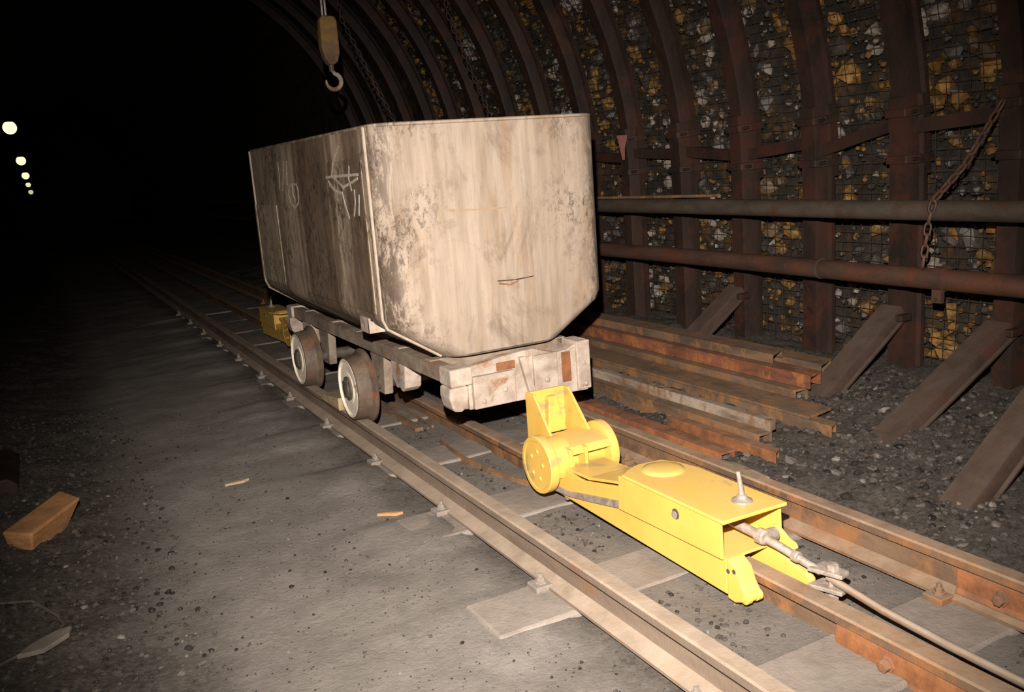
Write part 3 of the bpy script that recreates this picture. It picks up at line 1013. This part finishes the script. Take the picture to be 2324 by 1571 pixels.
# housing: two side plates, cover with raised rear cap, open front
for sx in (-1, 1):
    b = MB()
    b.prism([(2.025, 0.006), (2.030, 0.128), (2.585, 0.128), (2.592, -0.004)], 'x', sx*0.130, sx*0.119)
    sp_ = b.build('side_plate', 'yellow', pus, bevel=0.003)
    b = MB()
    b.lathe((sx*0.130, 2.252, 0.088), 'x', [(0, 0.019), (sx*0.0012, 0.0185)], 20)
    b.build('hole', 'hub', sp_)
    b = MB()
    b.lathe((sx*0.130, 2.258, 0.083), 'x', [(0, 0.0145), (sx*0.0025, 0.0135), (sx*0.0032, 0.006)], 16)
    b.build('pin', 'bare_steel', sp_, smooth=50)
b = MB()
b.prism([(-0.134, 2.012), (0.134, 2.006), (0.134, 2.44), (0.115, 2.53), (0.080, 2.60), (-0.02, 2.612), (-0.06, 2.60), (-0.134, 2.555)], 'z', 0.128, 0.141)
cov = b.build('cover_plate', 'yellow', pus, bevel=0.004)
b = MB()
b.lathe((0.018, 2.505, 0.139), 'z', [(0, 0.082), (0.006, 0.078), (0.012, 0.06), (0.015, 0.035), (0.016, 0.0001)], 32)
b.build('cap', 'yellow', cov, smooth=60)
# inner floor and drum seen through the open front
b = MB()
b.cyl((-0.10, 2.22, 0.066), (0.10, 2.22, 0.066), 0.050, n=28)
b.build('rope_drum', 'yellow', pus, smooth=40)
ybox('bulkhead', (-0.119, 2.34, 0.008), (0.119, 2.352, 0.128))
# upright eye bolt with washer on the cover
b = MB()
b.lathe((0.030, 2.105, 0.141), 'z', [(0, 0.036), (0.004, 0.035), (0.008, 0.026), (0.012, 0.019), (0.020, 0.016), (0.024, 0.010)], 20)
eye = b.build('eye_bolt', 'bare_steel', pus, smooth=35)
b = MB()
b.tube([(0.030, 2.105, 0.16), (0.027, 2.106, 0.195), (0.024, 2.110, 0.225), (0.022, 2.112, 0.242)], [0.0095, 0.0085, 0.0075, 0.007], 10)
b.build('spindle', 'bare_steel', eye, smooth=40)
# front jaws either side of the rail
b = MB()
b.prism([(2.019, 0.012), (2.010, 0.012), (1.975, -0.010), (1.955, -0.055), (1.935, -0.080), (1.945, -0.112), (1.985, -0.128), (2.019, -0.125)], 'x', -0.118, -0.052)
jaw = b.build('front_jaw', 'yellow', pus, bevel=0.006)
for yy, zz in ((1.985, -0.022), (2.012, -0.030)):
    b = MB()
    b.lathe((-0.118, yy, zz), 'x', [(0, 0.008), (-0.0012, 0.0078)], 12)
    b.build('bolt_hole', 'hub', jaw)
b = MB()
for q, (xx, rr) in enumerate(((-0.105, 0.020), (-0.083, 0.016), (-0.062, 0.019))):
    b.lathe((xx, 1.945, -0.098), 'x', [(-0.012, rr*0.7), (-0.009, rr), (0.009, rr), (0.012, rr*0.7)], 16)
b.build('jaw_knuckle', 'yellow', jaw, smooth=40)
b = MB()
b.prism([(2.12, 0.010), (2.00, 0.010), (1.955, -0.015), (1.90, -0.028), (1.868, -0.032), (1.846, -0.048), (1.846, -0.066), (1.868, -0.080), (1.90, -0.084), (2.12, -0.088)], 'x', 0.066, 0.092)
b.build('front_jaw', 'yellow', pus, bevel=0.006)
b = MB()
b.prism([(2.06, 0.055), (2.03, 0.060), (1.985, 0.030), (1.955, 0.022), (1.945, 0.008), (1.960, -0.010), (2.06, -0.012)], 'x', 0.104, 0.122)
b.build('side_lug', 'yellow', pus, bevel=0.004)
# drum-shaped pivot with big end discs
for x0, s, yy, rr in ((-0.150, -1, 3.085, 0.122), (0.115, 1, 3.105, 0.122)):
    b = MB()
    b.lathe((x0, yy, 0.048), 'x', [(0, rr-0.012), (s*0.003, rr-0.002), (s*0.008, rr), (s*0.040, rr), (s*0.044, rr-0.003), (s*0.044, rr-0.018), (s*0.0415, rr-0.022), (s*0.0415, 0.0001)], 48)
    d = b.build('pivot_disc', 'yellow', pus, smooth=30)
    for a in range(5):
        q = MB()
        an = a*2*PI/5+0.5
        q.lathe((x0+s*0.0415, yy+0.048*math.cos(an), 0.048+0.060*math.sin(an)), 'x', [(0, 0.010), (s*0.003, 0.009), (s*0.005, 0.004)], 8)
        q.build('rivet', 'yellow', d, smooth=40)
b = MB()
b.prism([(3.085+0.102*math.cos(q), 0.048+0.102*math.sin(q)) for q in [i*PI/12-0.3 for i in range(0, 15)]]+[(3.00, 0.00), (3.12, -0.03)], 'x', -0.150, -0.070)
b.build('pivot_block', 'yellow', pus, smooth=30)
b = MB()
b.cyl((-0.08, 3.085, 0.045), (0.12, 3.085, 0.045), 0.050, n=28)
b.build('pivot_barrel', 'yellow', pus, smooth=40)
# bridge plate over the barrel with a window under it
b = MB()
b.prism([(3.17, 0.128), (3.17, 0.138), (3.06, 0.140), (3.005, 0.118), (2.985, 0.090), (2.993, 0.086), (3.015, 0.108), (3.065, 0.128)], 'x', -0.100, 0.118)
b.build('bridge_plate', 'yellow', pus, smooth=30, bevel=0.002)
for x in (-0.095, -0.02):
    ybox('bridge_web', (x, 2.975, 0.008), (x+0.014, 3.05, 0.118), 0.003)
# sloping tongue from the pivot to the housing
b = MB()
b.prism([(3.00, 0.044), (2.82, 0.050), (2.66, 0.083), (2.58, 0.098), (2.58, 0.088), (2.66, 0.072), (2.82, 0.038), (3.00, 0.032)], 'x', -0.108, 0.085)
b.build('tongue', 'yellow', pus, bevel=0.002)
b = MB()
b.prism([(3.10, -0.070), (2.95, -0.060), (2.80, -0.035), (2.59, 0.004), (2.59, 0.082), (2.70, 0.060), (2.85, 0.030), (3.00, 0.040)], 'x', -0.118, -0.108)
b.build('tongue_side', 'yellow', pus, bevel=0.002)
b = MB()
b.prism([(3.10, -0.076), (2.95, -0.066), (2.80, -0.041), (2.59, -0.002), (2.59, 0.026), (2.80, -0.014), (2.95, -0.044), (3.10, -0.052)], 'x', -0.128, -0.106)
b.build('spring_strip', 'bare_steel', pus, bevel=0.002)
# upright horn that pushes the end beam
b = MB()
b.prism([(-0.098, 0.10), (-0.084, 0.298), (0.094, 0.298), (0.130, 0.10)], 'y', 3.300, 3.320)
horn = b.build('horn', 'yellow', pus, bevel=0.004)
for x0, x1, yt, yb in ((-0.098, -0.086, 3.245, 3.10), (0.086, 0.098, 3.262, 3.09)):
    b = MB()
    b.prism([(3.320, 0.298), (yt, 0.298), (yb, 0.12), (3.320, 0.06)], 'x', x0, x1)
    b.build('horn_web', 'yellow', horn, bevel=0.003)
b = MB()
b.prism([(-0.02, 0.105), (-0.01, 0.27), (0.035, 0.27), (0.075, 0.105)], 'y', 3.265, 3.305)
b.build('horn_rib', 'yellow', horn, bevel=0.006)

# second pusher parked further along the guide rail, behind the car
pus2 = dup(pus)
pus2.location = (0, 7.86, -0.115)
pus2.rotation_euler = (0, 0, PI)
pus2['label'] = 'second yellow rope pusher, barely visible in the dark behind the mine car'

# tow rod with shackle leading out of the pusher towards the camera
tow = thing('tow_rod', 'steel tow rod and shackle pulling the yellow pusher from the front', 'tow rod', (0.07, 1.6, -0.10))
b = MB()
b.tube([(0.018, 2.20, 0.062), (0.024, 2.05, 0.052), (0.040, 1.96, 0.035), (0.078, 1.815, -0.012)], [0.017, 0.016, 0.014, 0.013], 12)
b.build('rod', 'bare_steel', tow, smooth=40)
b = MB()
b.lathe((0.026, 2.015, 0.050), 'y', [(-0.022, 0.020), (-0.018, 0.026), (0.010, 0.026), (0.014, 0.018)], 8)
b.build('collar', 'bare_steel', tow, smooth=30)
b = MB()
b.lathe((0.055, 2.000, 0.052), 'x', [(-0.012, 0.022), (0.016, 0.022), (0.020, 0.014)], 14)
b.build('lock_nut', 'bare_steel', tow, smooth=30)
b = MB()
b.lathe((0.057, 1.895, 0.015), 'y', [(-0.012, 0.016), (-0.009, 0.019), (0.009, 0.019), (0.012, 0.016)], 12)
b.build('collar', 'bare_steel', tow, smooth=30)
b = MB()
for dz in (-0.020, 0.016):
    b.prism([(0.045, 1.84), (0.118, 1.84), (0.122, 1.745), (0.078, 1.735)], 'z', -0.034+dz*1.5, -0.020+dz*1.5)
b.build('shackle', 'bare_steel', tow, bevel=0.003)
b = MB()
b.lathe((0.092, 1.785, -0.025), 'z', [(-0.075, 0.020), (-0.055, 0.020), (-0.054, 0.011), (0.026, 0.011), (0.027, 0.020), (0.048, 0.020), (0.050, 0.010)], 6)
b.build('shackle_pin', 'bare_steel', tow)
b = MB()
b.tube([(0.092, 1.80, -0.028), (0.100, 1.60, -0.058), (0.110, 1.40, -0.075), (0.125, 1.15, -0.090), (0.14, 0.6, -0.10), (0.15, -0.3, -0.105)], 0.0125, 10)
b.build('tow_bar', 'rail_dusty', tow, smooth=40)

# ================================================================== pipes along the right wall
XP = 1.96
def pipe(nm, x, z, r, m, label, flange_y):
    t = thing(nm, label, 'pipe', (x, 6, z-r))
    b = MB()
    b.tube([(x, -0.4+i*0.9, z+0.004*math.sin(i*1.3)) for i in range(30)], r, 20)
    b.build('pipe_run', m, t, smooth=40)
    for y in flange_y:
        b = MB()
        b.lathe((x, y, z), 'y', [(-0.018, r+0.010), (-0.015, r+0.022), (0.015, r+0.022), (0.018, r+0.010)], 20)
        b.build('pipe_collar', m, t, smooth=30)
    return t
Z1 = CAM.z-0.0961*(XP+1.88)
Z2 = CAM.z-0.1828*(XP+1.88)
p1 = pipe('steel_pipe', XP, Z1, 0.050, 'pipe', 'grey-brown upper pipe running along the arches on the right', (7.4,))
p2 = pipe('steel_pipe', XP, Z2, 0.053, 'pipe_red', 'reddish lower pipe running along the arches on the right', (7.1,))
# small seam clip on the lower pipe
b = MB()
b.lathe((XP, 3.55, Z2), 'y', [(-0.006, 0.055), (-0.005, 0.058), (0.005, 0.058), (0.006, 0.055)], 20)
b.build('pipe_band', 'pipe', p2, smooth=30)
# clamp that hangs below the lower pipe
b = MB()
yc = 2.80
b.lathe((XP, yc, Z2), 'y', [(-0.030, 0.0545), (-0.028, 0.060), (0.028, 0.060), (0.030, 0.0545)], 20)
b.box((XP-0.035, yc-0.026, Z2-0.115), (XP-0.010, yc+0.026, Z2-0.050))
pc = b.build('pipe_clamp', 'pipe_red', p2, smooth=30)
b = MB()
b.cyl((XP-0.060, yc, Z2-0.095), (XP+0.015, yc, Z2-0.095), 0.010, n=6)
b.build('bolt', 'pipe_red', pc)

def link_mesh(L, r, m, nm='link'):
    b = MB()
    pts = []
    for i in range(12):
        q = 2*PI*i/12
        pts.append((L*0.27*math.cos(q), 0, L*0.5*math.sin(q)+(0.12*L if math.sin(q) > 0 else -0.12*L)))
    b.tube(pts, r, 6, closed=True)
    return b.mesh(nm, m, smooth=60)
def chain(label, pts, L, r, m, cat='chain', parts=True):
    P = [Vector(p) for p in pts]
    t = thing('hanging_chain', label, cat, P[-1])
    me = link_mesh(L, r, m)
    pitch = L*0.92
    jb = MB()
    i = 0
    for a, c in zip(P[:-1], P[1:]):
        n = max(1, int((c-a).length/pitch))
        d = (c-a).normalized()
        rot = Vector((0, 0, 1)).rotation_difference(d).to_matrix()
        for q in range(n):
            p = a+(c-a)*((q+0.5)/n)
            R3 = rot @ Matrix.Rotation(PI/2*(i % 2)+0.5, 3, 'Z')
            i += 1
            if parts:
                o = bpy.data.objects.new('link', me)
                COL.objects.link(o)
                o.parent = t
                o.location = p-P[-1]
                o.rotation_euler = R3.to_euler()
            else:
                jb.add([p+R3 @ v.co for v in me.vertices], [tuple(f.vertices) for f in me.polygons])
    if not parts:
        jb.build('links', m, t, smooth=60)
    return t
chain('rusty chain slung from an arch to the two wall pipes at the far right', [(2.12, 2.62, 1.40), (2.00, 2.72, 1.12), (XP-0.07, 2.80, Z1+0.05), (XP-0.065, 2.83, Z1-0.06), (XP-0.06, 2.86, Z2+0.06)], 0.052, 0.0065, 'pipe_red')
# loose rod lying on the upper pipe
b = MB()
b.cyl((XP-0.02, 4.36, Z1+0.075), (XP-0.02, 5.75, Z1+0.062), 0.010, n=8)
tag(b.build('loose_rod', 'brown_steel', origin=(XP-0.02, 5.05, Z1+0.055), smooth=40), 'thin rod lying along the top of the upper wall pipe beside the mine car', 'rod')
# pink rag on an arch
b = MB()
pp = [(2.155, 5.735, 1.43), (2.15, 5.60, 1.425), (2.16, 5.655, 1.33), (2.165, 5.668, 1.245), (2.165, 5.69, 1.245)]
b.add([(x, y, z) for x, y, z in pp]+[(x+0.006, y, z) for x, y, z in pp], [(0, 1, 2, 3, 4), (9, 8, 7, 6, 5), (0, 5, 6, 1), (1, 6, 7, 2), (2, 7, 8, 3), (3, 8, 9, 4), (4, 9, 5, 0)])
tag(b.build('pink_rag', 'pink', origin=(2.16, 5.66, 1.245)), 'pink triangular rag pinned to an arch just right of the mine car', 'rag')

# ================================================================== pile of old steel sections right of the track
PILE = 'old steel sections piled beside the track'
def section(nm, label, poly, y0, y1, m, cut=0.0, bevel=0.002, parts=None):
    x = sum(p[0] for p in poly)/len(poly)
    z = min(p[1] for p in poly)
    b = MB()
    b.prism(poly, 'y', y0, y1, n=6)
    k = len(poly)
    if cut:
        for i in range(k):
            v = b.v[i]
            v.y += cut*(v.x-x)
    o = b.build(nm, m, origin=(x, (y0+y1)/2, z), bevel=bevel)
    return tag(o, label, 'steel beam', PILE)
def rect(x0, x1, z0, z1):
    return [(x0, z0), (x1, z0), (x1, z1), (x0, z1)]
def chan(x0, x1, z0, z1, t=0.012):
    return [(x0, z0), (x0+t, z0), (x0+t, z1-t), (x1-t, z1-t), (x1-t, z0), (x1, z0), (x1, z1), (x0, z1)]
section('steel_section', 'red rusty bar half buried in gravel, closest of the pile to the rail', chan(0.70, 0.79, -0.17, -0.075), 2.98, 6.4, 'red_rust')
section('steel_section', 'short orange-brown bar in the gravel beside the pale bar', chan(0.845, 0.905, -0.14, -0.055), 2.80, 3.55, 'rust_orange', 0.6)
section('steel_section', 'brown channel lying directly below the pale bar', chan(0.93, 1.02, -0.13, -0.035), 2.98, 6.6, 'brown_steel')
section('steel_section', 'pale weathered bar with flaking surface, in the front of the pile', rect(1.00, 1.05, -0.035, 0.018), 2.98, 6.6, 'pale_bar', 0.3)
section('steel_section', 'brown ribbed plank-like beam with its square end nearest the gravel bank', chan(1.235, 1.31, -0.09, -0.022), 2.84, 6.6, 'brown_steel', 0.5)
section('steel_section', 'wide dark plate under the slanting strut at the end of the pile', rect(1.235, 1.43, -0.020, -0.006), 2.98, 6.6, 'brown_steel', 0.2)
section('steel_section', 'narrow dark beam lying on the wide plate', chan(1.44, 1.54, -0.05, 0.030), 3.25, 6.7, 'brown_steel')
section('steel_section', 'bright red-rusted beam in the middle of the pile', chan(1.50, 1.62, 0.032, 0.105), 3.22, 6.8, 'red_rust', 0.3)
section('steel_section', 'brown plank-like beam on top of the pile with a blunt pale end', chan(1.55, 1.70, 0.108, 0.160), 3.55, 6.8, 'brown_steel', 0.5)
section('steel_section', 'brown beam with rounded end behind the top of the pile', chan(1.72, 1.86, 0.02, 0.105), 3.36, 5.9, 'brown_steel', 0.4)

# ================================================================== hoist hook and chains under the roof
HX, HY = 0.055, 6.0
ho = thing('hoist_hook', 'rusty orange hoist block with hook hanging above the mine car', 'hook', (HX, HY, 1.85))
b = MB()
b.prism([(-0.058, 2.30), (-0.035, 2.325), (0.045, 2.32), (0.060, 2.29), (0.060, 2.09), (0.040, 2.03), (0.015, 2.01), (-0.02, 2.01), (-0.045, 2.05), (-0.062, 2.12)], 'y', HY-0.04, HY+0.04)
for v in b.v:
    v.x += HX
b.build('block', 'hoist', ho, bevel=0.012)
b = MB()
b.lathe((HX, HY, 2.0), 'z', [(-0.03, 0.016), (0.02, 0.020)], 12)
b.build('swivel', 'hub', ho, smooth=40)
b = MB()
hk = [(HX, HY, 1.985)]+[(HX+0.006+0.052*math.cos(q), HY, 1.906+0.052*math.sin(q)) for q in [PI/2-0.2-i*PI/8 for i in range(13)]]
b.tube(hk, [0.013]*2+[0.016]*8+[0.014, 0.012, 0.009, 0.005], 10)
b.build('hook', 'pale_bar', ho, smooth=50)
b = MB()
for dx in (-0.022, 0.0):
    b.cyl((HX+dx, HY, 2.31), (HX+dx+0.01, HY, 4.05), 0.008, n=8)
b.build('fall_chain', 'bare_steel', ho)
chain('thin chain hanging slantwise under the roof, just right of the hoist hook', [(0.24, 6.6, 3.95), (0.36, 6.6, 2.42), (0.62, 6.6, 1.84), (0.86, 6.6, 1.35)], 0.046, 0.0042, 'arch', parts=False)
chain('thin chain hanging slantwise in front of the dark arches above the mine car', [(1.08, 6.4, 3.45), (1.13, 6.4, 2.42), (1.27, 6.4, 2.05), (1.42, 6.4, 1.68), (1.46, 6.4, 1.30)], 0.05, 0.005, 'arch', parts=False)

# ================================================================== lamps far down the heading
lamps = [((-1.914, 14.0, 2.242), 0.088, 'large bright lamp nearest of the row at the left picture edge', 1.4),
         ((-1.840, 20.0, 2.024), 0.088, 'second lamp of the row far down the dark heading', 1.3),
         ((-1.786, 26.0, 1.872), 0.090, 'third lamp of the row far down the dark heading', 1.2),
         ((-1.736, 32.0, 1.728), 0.075, 'fourth small lamp of the row far down the dark heading', 0.9),
         ((-1.665, 38.0, 1.541), 0.085, 'faintest and farthest lamp of the row in the heading', 0.6)]
for p, r, lab, st in lamps:
    p = Vector(p)
    t = thing('tunnel_lamp', lab, 'lamp', (p.x, p.y, p.z-r), 'row of lamps along the heading')
    b = MB()
    b.lathe(p, 'z', [(-r, 0.0005), (-r*0.92, r*0.39), (-r*0.7, r*0.71), (-r*0.38, r*0.92), (0, r), (r*0.38, r*0.92), (r*0.7, r*0.71), (r*0.86, r*0.5)], 18)
    b.build('globe', lamp_material('lamp_glow', (1.0, 0.86, 0.52), st), t, smooth=60)
    b = MB()
    b.lathe(p, 'z', [(r*0.84, r*0.55), (r*1.1, r*0.5), (r*1.5, r*0.3), (r*1.6, r*0.1)], 14)
    b.build('lamp_cap', 'arch', t, smooth=40)
    b = MB()
    zr = Z0+math.sqrt((RA+0.22)**2-(p.x-X0)**2)
    b.cyl(p+Vector((0, 0, r*1.5)), (p.x, p.y, zr), 0.012, n=6)
    b.build('stem', 'arch', t)

# ================================================================== bits lying about
# sawn timber block by the left picture edge
b = MB()
A = [(-2.185, 4.02), (-2.075, 3.93), (-1.875, 4.24), (-1.955, 4.40)]
zt = [-0.035, -0.040, -0.028, -0.022]
bot = [(-2.165, 4.05), (-2.085, 3.96), (-1.955, 4.20), (-1.975, 4.34)]
b.add([(x, y, z) for (x, y), z in zip(A, zt)]+[(x, y, -0.150) for x, y in bot], [(0, 1, 2, 3), (7, 6, 5, 4), (0, 4, 5, 1), (1, 5, 6, 2), (2, 6, 7, 3), (3, 7, 4, 0)])
tag(b.build('timber_block', 'timber', origin=(-2.05, 4.15, -0.15), bevel=0.010), 'orange sawn timber block lying on the gravel at the left picture edge', 'timber')
b = MB()
b.prism([(-2.33, -0.13), (-2.13, -0.13), (-2.13, -0.055), (-2.17, -0.02), (-2.29, -0.02), (-2.33, -0.055)], 'y', 4.75, 5.35)
tag(b.build('steel_section', 'arch', origin=(-2.23, 5.05, -0.13), bevel=0.01), 'dark red rusty beam end behind the timber block at the left edge', 'steel beam')
# cable loops in the lower left corner
b = MB()
pts = [(-2.45, 3.60, -0.10), (-2.28, 3.46, -0.115), (-2.17, 3.40, -0.128), (-2.08, 3.34, -0.135), (-2.01, 3.24, -0.140), (-1.995, 3.14, -0.142), (-2.03, 3.06, -0.142), (-2.10, 2.99, -0.140), (-2.20, 2.92, -0.130), (-2.35, 2.85, -0.115)]
b.tube([(x, y, max(z, gz(x, y)+0.006)) for x, y, z in pts], 0.0055, 8)
tag(b.build('loose_cable', 'cable', origin=(-2.1, 3.1, -0.15), smooth=50), 'thin grey cable looped on the gravel in the lower left corner', 'cable')
b = MB()
c0 = [(-2.13, 2.965), (-2.055, 2.955), (-1.98, 3.02), (-1.97, 3.075), (-2.02, 3.065), (-2.09, 3.02)]
z0_ = max(gz(x, y) for x, y in c0)
b.prism(c0, 'z', z0_-0.004, z0_+0.012)
tag(b.build('wood_chip', 'sleeper', origin=(-2.04, 3.01, z0_-0.004), bevel=0.003), 'dusty flat wood chip inside the cable loop at lower left', 'wood chip')
def splinter(x, y, L, a, m, lab):
    b = MB()
    z = gz(x, y)+0.004
    d = Vector((math.cos(a), math.sin(a), 0))
    n = Vector((-d.y, d.x, 0))
    c = Vector((x, y, z))
    b.add([c-d*L, c-d*L*0.4+n*L*0.22, c+d*L+n*L*0.1, c+d*L*0.5-n*L*0.2]+[v+Vector((0, 0, 0.012)) for v in (c-d*L, c-d*L*0.4+n*L*0.22, c+d*L+n*L*0.1, c+d*L*0.5-n*L*0.2)],
          [(3, 2, 1, 0), (4, 5, 6, 7), (0, 1, 5, 4), (1, 2, 6, 5), (2, 3, 7, 6), (3, 0, 4, 7)])
    tag(b.build('wood_splinter', m, origin=(x, y, z)), lab, 'splinter', 'splinters on the footpath')
splinter(-0.725, 3.45, 0.055, -0.5, 'timber', 'orange wood splinter on the ground beside a sleeper end and rail clamp')
splinter(-1.19, 4.33, 0.06, 0.1, 'timber_pale', 'pale sliver of wood in the middle of the footpath')
# flat straps and boards lying between the rails
b = MB()
path = [(-0.150, 4.20), (-0.172, 4.02), (-0.178, 3.84), (-0.168, 3.70), (-0.150, 3.58), (-0.128, 3.46), (-0.098, 3.34), (-0.05, 3.22)]
fr_ = []
for i, (x, y) in enumerate(path):
    a, c = path[max(0, i-1)], path[min(len(path)-1, i+1)]
    d = Vector((c[0]-a[0], c[1]-a[1], 0)).normalized()
    fr_.append((Vector((x, y, -0.134)), Vector((-d.y, d.x, 0)), Vector((0, 0, 1))))
b.sweep(fr_, [(-0.004, -0.016), (0.004, -0.016), (0.004, 0.016), (-0.004, 0.016)])
tag(b.build('steel_strap', 'brown_steel', origin=(-0.15, 3.7, -0.15), smooth=50), 'thin bent steel strap curving along the guide rail between the rails', 'strap')
for (x0, x1, y0, y1, lab) in ((-0.175, -0.125, 4.50, 5.2, 'dark flat board between the rails beside the front wheel'), (-0.075, -0.060, 4.5, 5.25, 'narrow board tight against the guide rail below the mine car')):
    b = MB()
    b.box((x0, y0, -0.150), (x1, y1, -0.128))
    tag(b.build('flat_board', 'brown_steel', origin=((x0+x1)/2, (y0+y1)/2, -0.15), bevel=0.003), lab, 'board')
# broken orange plate against the far rail
b = MB()
b.prism([(0.56, 2.62), (0.64, 2.60), (0.66, 2.80), (0.62, 2.95), (0.57, 2.90)], 'z', -0.155, -0.062)
tag(b.build('packing_block', 'pale_bar', origin=(0.6, 2.75, -0.155), bevel=0.01), 'reddish packing block against the outer side of the far rail', 'block')
